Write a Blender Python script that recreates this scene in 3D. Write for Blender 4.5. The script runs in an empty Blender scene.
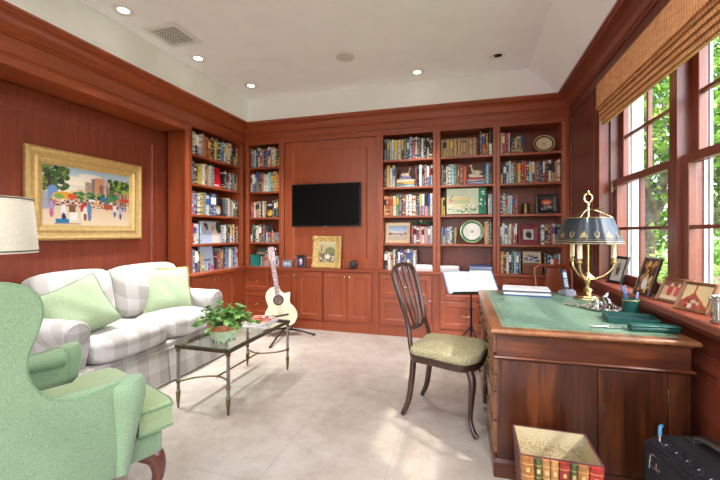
import bpy, bmesh, math, random
import numpy as np
from mathutils import Vector, Matrix, Euler
random.seed(7)
PI = math.pi
scene = bpy.context.scene
COL = scene.collection

# ------------------------------------------------------------------ colours and materials
def lin(c):
    if isinstance(c, str):
        c = c.lstrip('#'); c = tuple(int(c[i:i+2], 16)/255 for i in (0, 2, 4))
    return tuple((x/12.92 if x <= .04045 else ((x+.055)/1.055)**2.4) for x in c)
def L4(c): return (*lin(c), 1.0)

def new_mat(name):
    m = bpy.data.materials.new(name); m.use_nodes = True
    nt = m.node_tree; nt.nodes.clear()
    out = nt.nodes.new('ShaderNodeOutputMaterial')
    b = nt.nodes.new('ShaderNodeBsdfPrincipled')
    nt.links.new(b.outputs[0], out.inputs[0])
    return m, nt, b
def N(nt, t, **kw):
    n = nt.nodes.new(t)
    for k, v in kw.items(): setattr(n, k, v)
    return n
def ramp(nt, fac, stops):
    r = N(nt, 'ShaderNodeValToRGB')
    els = r.color_ramp.elements
    while len(els) > 1: els.remove(els[-1])
    els[0].position = stops[0][0]; els[0].color = L4(stops[0][1])
    for p, c in stops[1:]:
        e = els.new(p); e.color = L4(c)
    nt.links.new(fac, r.inputs[0]); return r
def texco(nt, scale=(1, 1, 1), rand=False, rot=(0, 0, 0)):
    t = N(nt, 'ShaderNodeTexCoord'); mp = N(nt, 'ShaderNodeMapping')
    mp.inputs['Scale'].default_value = scale; mp.inputs['Rotation'].default_value = rot
    src = t.outputs['Object']
    if rand:
        oi = N(nt, 'ShaderNodeObjectInfo')
        ml = N(nt, 'ShaderNodeMath', operation='MULTIPLY'); ml.inputs[1].default_value = 57.0
        nt.links.new(oi.outputs['Random'], ml.inputs[0])
        ad = N(nt, 'ShaderNodeVectorMath', operation='ADD')
        nt.links.new(mp.outputs[0], ad.inputs[0]); nt.links.new(ml.outputs[0], ad.inputs[1])
        nt.links.new(src, mp.inputs[0]); return ad.outputs[0]
    nt.links.new(src, mp.inputs[0]); return mp.outputs[0]
def noise(nt, vec, scale, detail=3, rough=.5, dist=0):
    n = N(nt, 'ShaderNodeTexNoise')
    n.inputs['Scale'].default_value = scale; n.inputs['Detail'].default_value = detail
    n.inputs['Roughness'].default_value = rough; n.inputs['Distortion'].default_value = dist
    nt.links.new(vec, n.inputs['Vector']); return n.outputs[0]
def bump(nt, b, h, strength=.2, dist=.002):
    bp = N(nt, 'ShaderNodeBump'); bp.inputs['Strength'].default_value = strength; bp.inputs['Distance'].default_value = dist
    nt.links.new(h, bp.inputs['Height']); nt.links.new(bp.outputs[0], b.inputs['Normal'])

def plain(name, c, rough=.5, metal=0, var=.06, nscale=30, spec=.5, coat=0, bumpy=0):
    """a colour with a little procedural mottling"""
    m, nt, b = new_mat(name)
    r, g, bl = [int(c.lstrip('#')[i:i+2], 16)/255 for i in (0, 2, 4)]
    f = lambda k: tuple(min(1, max(0, x*k)) for x in (r, g, bl))
    n = noise(nt, texco(nt), nscale, 4)
    rp = ramp(nt, n, [(.3, f(1-var)), (.7, f(1+var))])
    nt.links.new(rp.outputs[0], b.inputs['Base Color'])
    b.inputs['Roughness'].default_value = rough; b.inputs['Metallic'].default_value = metal
    b.inputs['Specular IOR Level'].default_value = spec
    b.inputs['Coat Weight'].default_value = coat
    if bumpy: bump(nt, b, n, bumpy, .002)
    return m
def wood(name, dark, mid, light, axis='z', rough=.34, coat=.15, sc=1.0):
    m, nt, b = new_mat(name)
    s = {'z': (22, 22, 1.6), 'x': (1.6, 22, 22), 'y': (22, 1.6, 22)}[axis]
    v = texco(nt, tuple(k*sc for k in s), rand=True)
    a = noise(nt, v, 1.0, 5, .6, .6)
    v2 = texco(nt, tuple(k*sc*5 for k in s), rand=True)
    f = noise(nt, v2, 1.0, 3, .5, 0)
    mx = N(nt, 'ShaderNodeMath', operation='MULTIPLY_ADD'); mx.inputs[1].default_value = .35
    nt.links.new(f, mx.inputs[0])
    ms = N(nt, 'ShaderNodeMath', operation='MULTIPLY'); ms.inputs[1].default_value = .7
    nt.links.new(a, ms.inputs[0]); nt.links.new(ms.outputs[0], mx.inputs[2])
    rp = ramp(nt, mx.outputs[0], [(.28, dark), (.52, mid), (.78, light)])
    nt.links.new(rp.outputs[0], b.inputs['Base Color'])
    b.inputs['Roughness'].default_value = rough
    b.inputs['Coat Weight'].default_value = coat; b.inputs['Coat Roughness'].default_value = .25
    bump(nt, b, mx.outputs[0], .05, .001)
    return m
CH = ('#883d21', '#9a4827', '#a9532f')
W_Z = wood('cherry_wood_upright', *CH, 'z')
W_X = wood('cherry_wood_across', *CH, 'x')
W_Y = wood('cherry_wood_along', *CH, 'y')
WP = ('#70301e', '#843b26', '#954a31')
WP_Z = wood('niche_panel_wood', *WP, 'z', rough=.4)
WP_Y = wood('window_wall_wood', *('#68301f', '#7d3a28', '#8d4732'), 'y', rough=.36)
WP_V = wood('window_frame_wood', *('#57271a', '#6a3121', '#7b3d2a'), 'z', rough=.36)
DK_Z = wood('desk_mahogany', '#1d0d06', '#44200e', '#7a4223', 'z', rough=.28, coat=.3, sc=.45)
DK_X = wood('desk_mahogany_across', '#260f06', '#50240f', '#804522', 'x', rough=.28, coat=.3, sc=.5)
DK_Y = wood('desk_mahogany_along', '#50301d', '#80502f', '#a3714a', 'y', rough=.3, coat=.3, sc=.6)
CHAIRW = wood('dark_chair_wood', '#2a1712', '#3c221a', '#553327', 'z', rough=.28, coat=.4)
CHAIR2W = wood('red_brown_chair_wood', '#6e2d16', '#8e4122', '#a8552f', 'z', rough=.28, coat=.4)
BRASS = plain('brass', '#d8c18c', .25, 1.0, .08, 20)
OLDBRASS = plain('aged_brass', '#776748', .4, 1.0, .18, 40)
STEEL = plain('brushed_steel', '#8f8c88', .34, 1.0, .08, 60)
SILVER = plain('silver', '#cfccc8', .2, 1.0, .1, 40)
BLACK = plain('black_lacquer', '#15130f', .35, 0, .2)
BLACKMETAL = plain('black_metal', '#1b1b1d', .4, .3, .2)
SCREEN = plain('black_screen', '#040404', .4, 0, .1, spec=.12)
WHITEP = plain('white_ceiling_paint', '#f7f8fa', .85, 0, .012, 4)
WHITETRIM = plain('white_exterior_paint', '#acafaf', .5, 0, .03, 6)
WHITEPLASTIC = plain('white_plastic', '#e4e4e2', .5, 0, .02)
GREYGRILLE = plain('grey_grille', '#cfcecb', .7, 0, .1, 300)
PAPER = plain('white_paper', '#dddbd7', .8, 0, .03, 12)
PAGES = plain('book_pages', '#e9dfc8', .85, 0, .08, 60)
DARKHOLE = plain('dark_recess', '#201a17', .9, 0, .2)
GOLDFRAME = plain('gilt_frame', '#d2b276', .4, .4, .06, 30)
GOLDCARVE = plain('carved_gilt', '#c9a566', .5, .35, .3, 90, bumpy=.8)
CANDLE = plain('cream_candle', '#efe0bd', .6, 0, .03)
TEALPL = plain('teal_leather', '#0f423b', .4, 0, .1, 60)
TERRA = plain('terracotta', '#b5744f', .8, 0, .15, 40)

# marble floor: large pale tiles with thin joints
def floor_mat():
    m, nt, b = new_mat('pale_stone_tiles')
    v = texco(nt)
    n1 = noise(nt, v, 1.7, 6, .6, .8); n2 = noise(nt, v, 9, 6, .65, .4)
    a = N(nt, 'ShaderNodeMath', operation='MULTIPLY_ADD'); a.inputs[1].default_value = .6
    nt.links.new(n1, a.inputs[0])
    h = N(nt, 'ShaderNodeMath', operation='MULTIPLY'); h.inputs[1].default_value = .4
    nt.links.new(n2, h.inputs[0]); nt.links.new(h.outputs[0], a.inputs[2])
    rp = ramp(nt, a.outputs[0], [(.3, '#a39789'), (.5, '#b9aea2'), (.7, '#c9c0b5')])
    br = N(nt, 'ShaderNodeTexBrick'); br.offset = 0.0
    br.inputs['Scale'].default_value = 1.0; br.inputs['Mortar Size'].default_value = .0015
    br.inputs['Brick Width'].default_value = .61; br.inputs['Row Height'].default_value = .61
    br.inputs['Mortar Smooth'].default_value = .3
    mp = N(nt, 'ShaderNodeMapping'); mp.inputs['Location'].default_value = (1.015+.61*4, .20, 0)
    nt.links.new(v, mp.inputs[0]); nt.links.new(mp.outputs[0], br.inputs['Vector'])
    mx = N(nt, 'ShaderNodeMix', data_type='RGBA')
    nt.links.new(br.outputs['Fac'], mx.inputs[0])
    nt.links.new(rp.outputs[0], mx.inputs[6]); mx.inputs[7].default_value = L4('#a1968a')
    nt.links.new(mx.outputs[2], b.inputs['Base Color'])
    b.inputs['Roughness'].default_value = .22
    b.inputs['Specular IOR Level'].default_value = .4
    return m
FLOORM = floor_mat()

def plaid_mat(name='cream_grey_plaid_cloth', period=.20):
    m, nt, b = new_mat(name)
    t = N(nt, 'ShaderNodeTexCoord'); s = N(nt, 'ShaderNodeSeparateXYZ'); nt.links.new(t.outputs['Object'], s.inputs[0])
    sm = N(nt, 'ShaderNodeMath', operation='ADD'); nt.links.new(s.outputs[0], sm.inputs[0]); nt.links.new(s.outputs[2], sm.inputs[1])
    outs = []
    for src in (s.outputs[1], sm.outputs[0]):
        d = N(nt, 'ShaderNodeMath', operation='DIVIDE'); d.inputs[1].default_value = period; nt.links.new(src, d.inputs[0])
        f = N(nt, 'ShaderNodeMath', operation='FRACT'); nt.links.new(d.outputs[0], f.inputs[0])
        g = N(nt, 'ShaderNodeMath', operation='GREATER_THAN'); g.inputs[1].default_value = .5; nt.links.new(f.outputs[0], g.inputs[0])
        outs.append(g.outputs[0])
    a = N(nt, 'ShaderNodeMath', operation='ADD'); nt.links.new(outs[0], a.inputs[0]); nt.links.new(outs[1], a.inputs[1])
    h = N(nt, 'ShaderNodeMath', operation='MULTIPLY'); h.inputs[1].default_value = .5; nt.links.new(a.outputs[0], h.inputs[0])
    rp = ramp(nt, h.outputs[0], [(.0, '#cbc7c2'), (.5, '#bab5ae'), (1., '#a8a199')])
    n = noise(nt, texco(nt), 500, 2)
    mx = N(nt, 'ShaderNodeMix', data_type='RGBA', blend_type='MULTIPLY'); mx.inputs[0].default_value = .18
    nt.links.new(rp.outputs[0], mx.inputs[6])
    r2 = ramp(nt, n, [(.3, '#b0b0b0'), (.7, '#ffffff')]); nt.links.new(r2.outputs[0], mx.inputs[7])
    nt.links.new(mx.outputs[2], b.inputs['Base Color'])
    b.inputs['Roughness'].default_value = .9; b.inputs['Sheen Weight'].default_value = .2
    b.inputs['Specular IOR Level'].default_value = .15
    return m
PLAID = plaid_mat()

def fleck(name, c0, c1, scale=260, rough=.95, sheen=.3, bmp=.5, thr=(.42, .6), stretch=(1, 1, 1)):
    m, nt, b = new_mat(name)
    n = noise(nt, texco(nt, stretch), scale, 2, .6)
    rp = ramp(nt, n, [(thr[0], c0), (thr[1], c1)])
    n2 = noise(nt, texco(nt), 6, 2)
    mx = N(nt, 'ShaderNodeMix', data_type='RGBA', blend_type='MULTIPLY'); mx.inputs[0].default_value = .25
    r2 = ramp(nt, n2, [(.3, '#d8d8d8'), (.7, '#ffffff')])
    nt.links.new(rp.outputs[0], mx.inputs[6]); nt.links.new(r2.outputs[0], mx.inputs[7])
    nt.links.new(mx.outputs[2], b.inputs['Base Color'])
    b.inputs['Roughness'].default_value = rough; b.inputs['Sheen Weight'].default_value = sheen
    b.inputs['Specular IOR Level'].default_value = .15
    bump(nt, b, n, bmp, .0015)
    return m
GREENCH = fleck('mint_green_chenille', '#7b9672', '#9eb58f', 420)
GREENCUSH_LIT = fleck('warm_lit_green_chenille', '#93a878', '#b3c492', 420)  # chair cloth again, with the warm light on the cushion put into its colour
PIPING = fleck('green_piping', '#6f8f66', '#86a57c', 200)
PILLOWG = fleck('pale_green_pillow_cloth', '#9caf88', '#b3c29c', 160, bmp=.2)
FRINGE = fleck('green_gold_fringe', '#8f8a4e', '#c0b684', 300, bmp=1)
SHADEM = fleck('woven_lampshade_cloth', '#e2d9c6', '#f3ecdd', 500, bmp=.4, stretch=(1, 1, .25))
LEATHER = fleck('green_desk_leather', '#5f7d69', '#7a9780', 90, rough=.3, sheen=0, bmp=.1)

def spots_mat():
    m, nt, b = new_mat('spotted_seat_fabric')
    v = N(nt, 'ShaderNodeTexVoronoi'); v.inputs['Scale'].default_value = 140
    nt.links.new(texco(nt), v.inputs['Vector'])
    rp = ramp(nt, v.outputs['Distance'], [(.15, '#7a6e52'), (.36, '#a1966f'), (.6, '#bfb48f')])
    nt.links.new(rp.outputs[0], b.inputs['Base Color']); b.inputs['Roughness'].default_value = .85
    b.inputs['Specular IOR Level'].default_value = .2
    return m
SPOTS = spots_mat()
def lattice_mat():
    m, nt, b = new_mat('patterned_bin_lining')
    v = N(nt, 'ShaderNodeTexVoronoi'); v.inputs['Scale'].default_value = 105; v.inputs['Randomness'].default_value = .35
    nt.links.new(texco(nt), v.inputs['Vector'])
    rp = ramp(nt, v.outputs['Distance'], [(.2, '#94835f'), (.36, '#c4b896'), (.55, '#b3a580'), (.7, '#91805a')])
    nt.links.new(rp.outputs[0], b.inputs['Base Color']); b.inputs['Roughness'].default_value = .7
    return m
LINING = lattice_mat()
def woven_blind_mat():
    m, nt, b = new_mat('woven_bamboo')
    v = texco(nt)
    w = N(nt, 'ShaderNodeTexWave', bands_direction='Z'); w.inputs['Scale'].default_value = 38; w.inputs['Distortion'].default_value = 1.5
    w.inputs['Detail'].default_value = 2
    nt.links.new(v, w.inputs['Vector'])
    w2 = N(nt, 'ShaderNodeTexWave', bands_direction='Y'); w2.inputs['Scale'].default_value = 14; w2.inputs['Distortion'].default_value = .5
    nt.links.new(v, w2.inputs['Vector'])
    a = N(nt, 'ShaderNodeMath', operation='MULTIPLY'); nt.links.new(w.outputs[1], a.inputs[0]); nt.links.new(w2.outputs[1], a.inputs[1])
    n = noise(nt, texco(nt, (1, .2, 1)), 60, 3)
    a2 = N(nt, 'ShaderNodeMath', operation='MULTIPLY_ADD'); a2.inputs[1].default_value = .5
    nt.links.new(a.outputs[0], a2.inputs[0])
    hh = N(nt, 'ShaderNodeMath', operation='MULTIPLY'); hh.inputs[1].default_value = .5
    nt.links.new(n, hh.inputs[0]); nt.links.new(hh.outputs[0], a2.inputs[2])
    rp = ramp(nt, a2.outputs[0], [(.15, '#ab6636'), (.4, '#d99a62'), (.7, '#eec496')])
    nt.links.new(rp.outputs[0], b.inputs['Base Color']); b.inputs['Roughness'].default_value = .75
    bump(nt, b, a2.outputs[0], .6, .003)
    return m
BLINDM = woven_blind_mat()
BLINDEDGE = plain('blind_edge_binding', '#8a5a30', .8, 0, .15)

def glass_mat(name, tint='#ffffff', refl=1.0):
    m = bpy.data.materials.new(name); m.use_nodes = True
    nt = m.node_tree; nt.nodes.clear()
    out = N(nt, 'ShaderNodeOutputMaterial'); mx = N(nt, 'ShaderNodeMixShader')
    tr = N(nt, 'ShaderNodeBsdfTransparent'); tr.inputs[0].default_value = L4(tint)
    gl = N(nt, 'ShaderNodeBsdfGlossy'); gl.inputs['Roughness'].default_value = .02
    fr = N(nt, 'ShaderNodeFresnel'); fr.inputs[0].default_value = 1.45
    ml = N(nt, 'ShaderNodeMath', operation='MULTIPLY'); ml.inputs[1].default_value = refl
    ge = N(nt, 'ShaderNodeNewGeometry'); iv = N(nt, 'ShaderNodeMath', operation='SUBTRACT'); iv.inputs[0].default_value = 1.0
    nt.links.new(ge.outputs['Backfacing'], iv.inputs[1])
    m2 = N(nt, 'ShaderNodeMath', operation='MULTIPLY')
    nt.links.new(fr.outputs[0], ml.inputs[0]); nt.links.new(ml.outputs[0], m2.inputs[0]); nt.links.new(iv.outputs[0], m2.inputs[1])
    nt.links.new(m2.outputs[0], mx.inputs[0])
    nt.links.new(tr.outputs[0], mx.inputs[1]); nt.links.new(gl.outputs[0], mx.inputs[2])
    nt.links.new(mx.outputs[0], out.inputs[0]); return m
GLASS = glass_mat('window_glass', '#ffffff', .5)
TABLEGLASS = glass_mat('table_glass', '#eef4f0', .9)

def emit(name, c, s):
    m = bpy.data.materials.new(name); m.use_nodes = True
    nt = m.node_tree; nt.nodes.clear()
    out = N(nt, 'ShaderNodeOutputMaterial'); e = N(nt, 'ShaderNodeEmission')
    e.inputs[0].default_value = L4(c); e.inputs[1].default_value = s
    nt.links.new(e.outputs[0], out.inputs[0]); return m
LENS = emit('lit_lamp_lens', '#fff4e2', 6.0)

def vcol_mat():
    m, nt, b = new_mat('painted_picture')
    a = N(nt, 'ShaderNodeVertexColor'); a.layer_name = 'Col'
    nt.links.new(a.outputs[0], b.inputs['Base Color']); b.inputs['Roughness'].default_value = .55
    b.inputs['Specular IOR Level'].default_value = .25
    return m
PICM = vcol_mat()

# ------------------------------------------------------------------ mesh helpers
def BM(): return bmesh.new()
def tag(o, label, cat=None, group=None, kind=None):
    if label: o['label'] = label
    if cat: o['category'] = cat
    if group: o['group'] = group
    if kind: o['kind'] = kind
    return o
def thing(name, label, cat, loc=(0, 0, 0), rz=0, group=None):
    o = bpy.data.objects.new(name, None); COL.objects.link(o)
    o.location = loc; o.rotation_euler = (0, 0, rz); o.empty_display_size = .05
    return tag(o, label, cat, group)
def mk(name, bm, mat, parent=None, smooth=False, world=False, loc=None, rot=None, label=None):
    """one mesh object; world=True: bm is in world coordinates and the parent is unrotated"""
    if world and parent is not None:
        p = parent; off = Vector((0, 0, 0))
        while p is not None: off += p.location; p = p.parent
        bmesh.ops.translate(bm, verts=bm.verts, vec=-off)
    bmesh.ops.recalc_face_normals(bm, faces=bm.faces)
    me = bpy.data.meshes.new(name); bm.to_mesh(me); bm.free()
    for m in (mat if isinstance(mat, (list, tuple)) else [mat]): me.materials.append(m)
    if smooth:
        for p in me.polygons: p.use_smooth = True
        if smooth != 'all' and hasattr(me, 'set_sharp_from_angle'): me.set_sharp_from_angle(angle=math.radians(38))
    o = bpy.data.objects.new(name, me); COL.objects.link(o)
    if parent is not None: o.parent = parent
    if loc is not None: o.location = loc
    if rot is not None: o.rotation_euler = rot
    if label: o['label'] = label
    return o
def solo(name, bm, mat, label, cat, loc, rz=0, group=None, smooth=False):
    o = mk(name, bm, mat, smooth=smooth, loc=loc, rot=(0, 0, rz)); return tag(o, label, cat, group)
def struct(name, bm, mat, smooth=False):
    o = mk(name, bm, mat, smooth=smooth); o['kind'] = 'structure'; return o

def box(bm, x0, x1, y0, y1, z0, z1, bev=0, seg=2, T=None, mi=0):
    if x0 > x1: x0, x1 = x1, x0
    if y0 > y1: y0, y1 = y1, y0
    if z0 > z1: z0, z1 = z1, z0
    vs = [bm.verts.new((x, y, z)) for x in (x0, x1) for y in (y0, y1) for z in (z0, z1)]
    F = [(0, 1, 3, 2), (4, 6, 7, 5), (0, 4, 5, 1), (2, 3, 7, 6), (0, 2, 6, 4), (1, 5, 7, 3)]
    fs = [bm.faces.new([vs[i] for i in f]) for f in F]
    for f in fs: f.material_index = mi
    if bev:
        es = list({e for f in fs for e in f.edges})
        r = bmesh.ops.bevel(bm, geom=es, offset=bev, segments=seg, affect='EDGES', profile=.5)
        vs = list({v for v in r['verts']} | {v for v in vs if v.is_valid})
    if T is not None: bmesh.ops.transform(bm, matrix=T, verts=[v for v in vs if v.is_valid])
    return vs
def rings(bm, rs, cap0=True, cap1=True, closed=True, mi=0):
    """skin a list of vertex-coordinate rings"""
    R = [[bm.verts.new(p) for p in r] for r in rs]
    n = len(R[0])
    for a, b in zip(R, R[1:]):
        for i in range(n if closed else n-1):
            j = (i+1) % n
            try: bm.faces.new((a[i], a[j], b[j], b[i])).material_index = mi
            except ValueError: pass
    if cap0: bm.faces.new(R[0][::-1]).material_index = mi
    if cap1: bm.faces.new(R[-1]).material_index = mi
    return R
def cyl(bm, p0, p1, r0, r1=None, seg=16, mi=0):
    tube(bm, [p0, p1], [r0, r0 if r1 is None else r1], seg, mi)
def tube(bm, pts, rad, seg=10, mi=0, closed=False, flat=None):
    pts = [Vector(p) for p in pts]; n = len(pts)
    if not isinstance(rad, (list, tuple)): rad = [rad]*n
    rs = []; up = None
    for i, p in enumerate(pts):
        if closed: t = pts[(i+1) % n]-pts[i-1]
        else: t = pts[min(i+1, n-1)]-pts[max(i-1, 0)]
        t.normalize()
        if up is None:
            up = Vector((0, 0, 1)) if abs(t.z) < .9 else Vector((1, 0, 0))
        s = t.cross(up); s.normalize(); up = s.cross(t); up.normalize()
        fx = flat or 1
        rs.append([p+(s*math.cos(a)*fx+up*math.sin(a))*rad[i] for a in (2*PI*k/seg for k in range(seg))])
    if closed: rs.append(rs[0]); rings(bm, rs, False, False, mi=mi); bmesh.ops.remove_doubles(bm, verts=bm.verts, dist=1e-6)
    else: rings(bm, rs, mi=mi)
def lathe(bm, prof, c=(0, 0, 0), seg=24, mi=0, caps=True):
    rs = [[(c[0]+max(r, 1e-4)*math.cos(2*PI*k/seg), c[1]+max(r, 1e-4)*math.sin(2*PI*k/seg), c[2]+z) for k in range(seg)] for r, z in prof]
    rings(bm, rs, caps, caps, mi=mi)
def prism(bm, pts, fn, d0, d1, bev=0, mi=0, seg=2):
    """polygon pts (a,b) extruded from d0 to d1, fn(a,b,d)->xyz"""
    A = [bm.verts.new(fn(a, b, d0)) for a, b in pts]; B = [bm.verts.new(fn(a, b, d1)) for a, b in pts]
    fs = [bm.faces.new(A[::-1]), bm.faces.new(B)]
    n = len(pts)
    for i in range(n): fs.append(bm.faces.new((A[i], A[(i+1) % n], B[(i+1) % n], B[i])))
    for f in fs: f.material_index = mi
    if bev:
        es = list(fs[0].edges)+list(fs[1].edges)
        bmesh.ops.bevel(bm, geom=es, offset=bev, segments=seg, affect='EDGES', profile=.5)
def sphere(bm, c, r, sc=(1, 1, 1), mi=0, u=14, v=9):
    g = bmesh.ops.create_uvsphere(bm, u_segments=u, v_segments=v, radius=r)
    for w in g['verts']: w.co = Vector((w.co.x*sc[0]+c[0], w.co.y*sc[1]+c[1], w.co.z*sc[2]+c[2]))
    for f in {f for w in g['verts'] for f in w.link_faces}: f.material_index = mi
def smooth_pts(ctrl, n=8, closed=False):
    P = [Vector(p) for p in ctrl]; m = len(P); out = []
    rng = range(m if closed else m-1)
    for i in rng:
        p0 = P[i-1] if (closed or i > 0) else P[0]*2-P[1]
        p1, p2 = P[i], P[(i+1) % m]
        p3 = P[(i+2) % m] if (closed or i+2 < m) else P[-1]*2-P[-2]
        for k in range(n):
            t = k/n
            out.append(.5*((2*p1)+(p2-p0)*t+(2*p0-5*p1+4*p2-p3)*t*t+(3*p1-p0-3*p2+p3)*t**3))
    if not closed: out.append(P[-1].copy())
    return out
def lerp_list(v, n):
    m = len(v); return [v[min(int(i*(m-1)/(n-1)), m-2)]*(1-((i*(m-1)/(n-1))-min(int(i*(m-1)/(n-1)), m-2))) + v[min(int(i*(m-1)/(n-1)), m-2)+1]*((i*(m-1)/(n-1))-min(int(i*(m-1)/(n-1)), m-2)) for i in range(n)]
def puff(bm, c, h, p=6, crown=(0, 0, 0), n=12, T=None):
    """rounded, slightly crowned cushion block with half sizes h"""
    V = {}
    def vert(i, j, k):
        if (i, j, k) in V: return V[(i, j, k)]
        q = Vector((2*i/n-1, 2*j/n-1, 2*k/n-1))
        mxn = max(abs(q.x), abs(q.y), abs(q.z)); pn = (abs(q.x)**p+abs(q.y)**p+abs(q.z)**p)**(1/p)
        q *= mxn/pn
        ex = [1-q[t]**2 for t in range(3)]
        w = Vector([q[t]*h[t]*(1+crown[t]*ex[(t+1) % 3]*ex[(t+2) % 3]) for t in range(3)])+Vector(c)
        V[(i, j, k)] = bm.verts.new(T @ w if T is not None else w); return V[(i, j, k)]
    for e in (0, n):
        for i in range(n):
            for j in range(n):
                for f in (lambda u, v: (e, u, v), lambda u, v: (u, e, v), lambda u, v: (u, v, e)):
                    bm.faces.new([vert(*f(i, j)), vert(*f(i+1, j)), vert(*f(i+1, j+1)), vert(*f(i, j+1))])
def pillow(bm, w, t, n=16, ear=.06):
    """square throw pillow in local XZ plane, thickness along Y"""
    V = {}
    for s in (-1, 1):
        for i in range(n+1):
            for j in range(n+1):
                a = 2*i/n-1; b = 2*j/n-1
                edge = i in (0, n) or j in (0, n)
                if edge and s == 1 and (i, j, -1) in V: V[(i, j, 1)] = V[(i, j, -1)]; continue
                k = 1-ear*(1-a*a*b*b)*(1-0.0)*((1-a*a)*(abs(b)**3)+(1-b*b)*(abs(a)**3))
                th = t*((1-a**4)*(1-b**4))**.55
                wr = .06*t*math.sin(7*a+5*b)*(1-a*a)*(1-b*b)
                V[(i, j, s)] = bm.verts.new((a*w*k, s*(th+wr) if not edge else 0, b*w*k))
        for i in range(n):
            for j in range(n):
                q = [V[(i, j, s)], V[(i+1, j, s)], V[(i+1, j+1, s)], V[(i, j+1, s)]]
                try: bm.faces.new(q if s == -1 else q[::-1])
                except ValueError: pass
    edge = [(2*i/n-1, -1) for i in range(n)]+[(1, 2*j/n-1) for j in range(n)]+[(1-2*i/n, 1) for i in range(n)]+[(-1, 1-2*j/n) for j in range(n)]
    out = []
    for a, b in edge:
        k = 1-ear*(1-a*a*b*b)*((1-a*a)*(abs(b)**3)+(1-b*b)*(abs(a)**3)); out.append((a*w*k, 0, b*w*k))
    return out
def dome(bm, outline, zb, zt, crown, r=.02, mi=0, cx=None):
    """upholstered seat block: outline (x,y), rounded edges, crowned top"""
    n = len(outline); c = cx or (sum(p[0] for p in outline)/n, sum(p[1] for p in outline)/n)
    def ring(s, z): return [(c[0]+(x-c[0])*s, c[1]+(y-c[1])*s, z) for x, y in outline]
    d = r*2.2
    L = [ring(1-d*.9, zb), ring(1, zb+r*.7), ring(1, zt-r)]
    for k in range(1, 5):
        a = k/4*PI/2; L.append(ring(1-d*(1-math.cos(a)), zt-r+r*math.sin(a)))
    for s in (.85, .7, .5, .3, .12): L.append(ring((1-d)*s, zt+crown*(1-s**2)))
    rings(bm, L, mi=mi)
def panel(bm, T, w, h, t=.02, stile=.06, rec=.009, slope=.012, mi=0):
    """frame-and-panel front: local (a,b,o) a across 0..w, b up 0..h, o outward 0..t"""
    def rect(i, o): return [T(i, i, o), T(w-i, i, o), T(w-i, h-i, o), T(i, h-i, o)]
    L = [rect(0, 0), rect(0, t-.002), rect(.002, t), rect(stile, t), rect(stile+.003, t-.004), rect(stile+slope, t-rec), ]
    rings(bm, L, mi=mi)

# picture helpers -----------------------------------------------------
def canvas(h, w, c): return np.ones((h, w, 3))*np.array(lin(c))
def prect(a, x0, y0, x1, y1, c, al=1):
    h, w = a.shape[:2]; s = a[int(y0*h):max(int(y1*h), int(y0*h)+1), int(x0*w):max(int(x1*w), int(x0*w)+1)]
    s[:] = s*(1-al)+np.array(lin(c))*al
def pell(a, cx, cy, rx, ry, c, al=1):
    h, w = a.shape[:2]; yy, xx = np.mgrid[0:h, 0:w]
    m = (((xx+.5)/w-cx)/rx)**2+(((yy+.5)/h-cy)/ry)**2 < 1
    a[m] = a[m]*(1-al)+np.array(lin(c))*al
def pspeck(a, rg, x0, y0, x1, y1, cols, n, r=(.008, .02)):
    for _ in range(n):
        rr = rg.uniform(*r); pell(a, rg.uniform(x0, x1), rg.uniform(y0, y1), rr, rr*rg.uniform(.8, 1.6), rg.choice(cols))
def pgrad(a, y0, y1, c0, c1):
    h = a.shape[0]; i0, i1 = int(y0*h), int(y1*h)
    for i in range(i0, i1):
        t = (i-i0)/max(1, i1-i0-1); a[i, :] = np.array(lin(c0))*(1-t)+np.array(lin(c1))*t
def picture(name, arr, w, h, parent, T, label=None):
    """flat picture mesh w x h centred, T maps (a,b)->local xyz; row 0 of arr on top"""
    H, W = arr.shape[:2]
    verts = [T(-w/2+w*i/W, h/2-h*j/H) for j in range(H+1) for i in range(W+1)]
    faces = [(j*(W+1)+i, (j+1)*(W+1)+i, (j+1)*(W+1)+i+1, j*(W+1)+i+1) for j in range(H) for i in range(W)]
    me = bpy.data.meshes.new(name); me.from_pydata([tuple(v) for v in verts], [], faces); me.update()
    ca = me.color_attributes.new('Col', 'FLOAT_COLOR', 'CORNER')
    c = np.ones((H*W, 4, 4), dtype=np.float32); c[:, :, :3] = arr.reshape(-1, 1, 3)*.88
    ca.data.foreach_set('color', c.ravel())
    me.materials.append(PICM)
    o = bpy.data.objects.new(name, me); COL.objects.link(o)
    if parent is not None: o.parent = parent
    if label: o['label'] = label
    return o

# ------------------------------------------------------------------ the room
XL, XN, XR = -2.96, -3.30, 1.05       # left face plane, niche back, right wall
YF, YB, YR = 4.45, 4.82, -2.6         # back face plane, back wall, wall behind the camera
ZC, ZH = 3.0, 2.44                    # ceiling, top of bookcase openings
CT = .785                             # counter height
SH = [CT, 1.11, 1.45, 1.80, 2.135]
NY0, NY1 = 1.33, 3.38                 # sofa niche

b = BM(); box(b, -3.5, 1.25, YR-.1, 4.95, -.05, 0); struct('floor', b, FLOORM)
b = BM()
box(b, -3.5, 1.3, YR-.1, 4.95, ZC, ZC+.05)
prism(b, [(.90, 2.71), (.62, ZC), (.62, ZC+.02), (1.28, ZC+.02), (1.28, 2.71)], lambda a, z, d: (a, d, z), YR, 4.8)   # sloped side over the windows
box(b, XL-.3, XL+.145, YR, 4.8, 2.705, ZC)           # upright sides of the tray
box(b, XL+.1, .95, YF-.145, 4.8, 2.705, ZC)
struct('ceiling', b, WHITEP)
b = BM(); box(b, -3.5, 1.25, YB, YB+.1, 0, ZC); struct('wall_back', b, W_Z)
b = BM()
box(b, XN-.1, XN, NY0-.1, YB, 0, ZC)
box(b, XN, XL, NY0-.2, NY0, 0, 2.37)
box(b, XN, XL, YR, NY0-.2, 0, ZC)
struct('wall_left', b, WP_Z)
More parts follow.
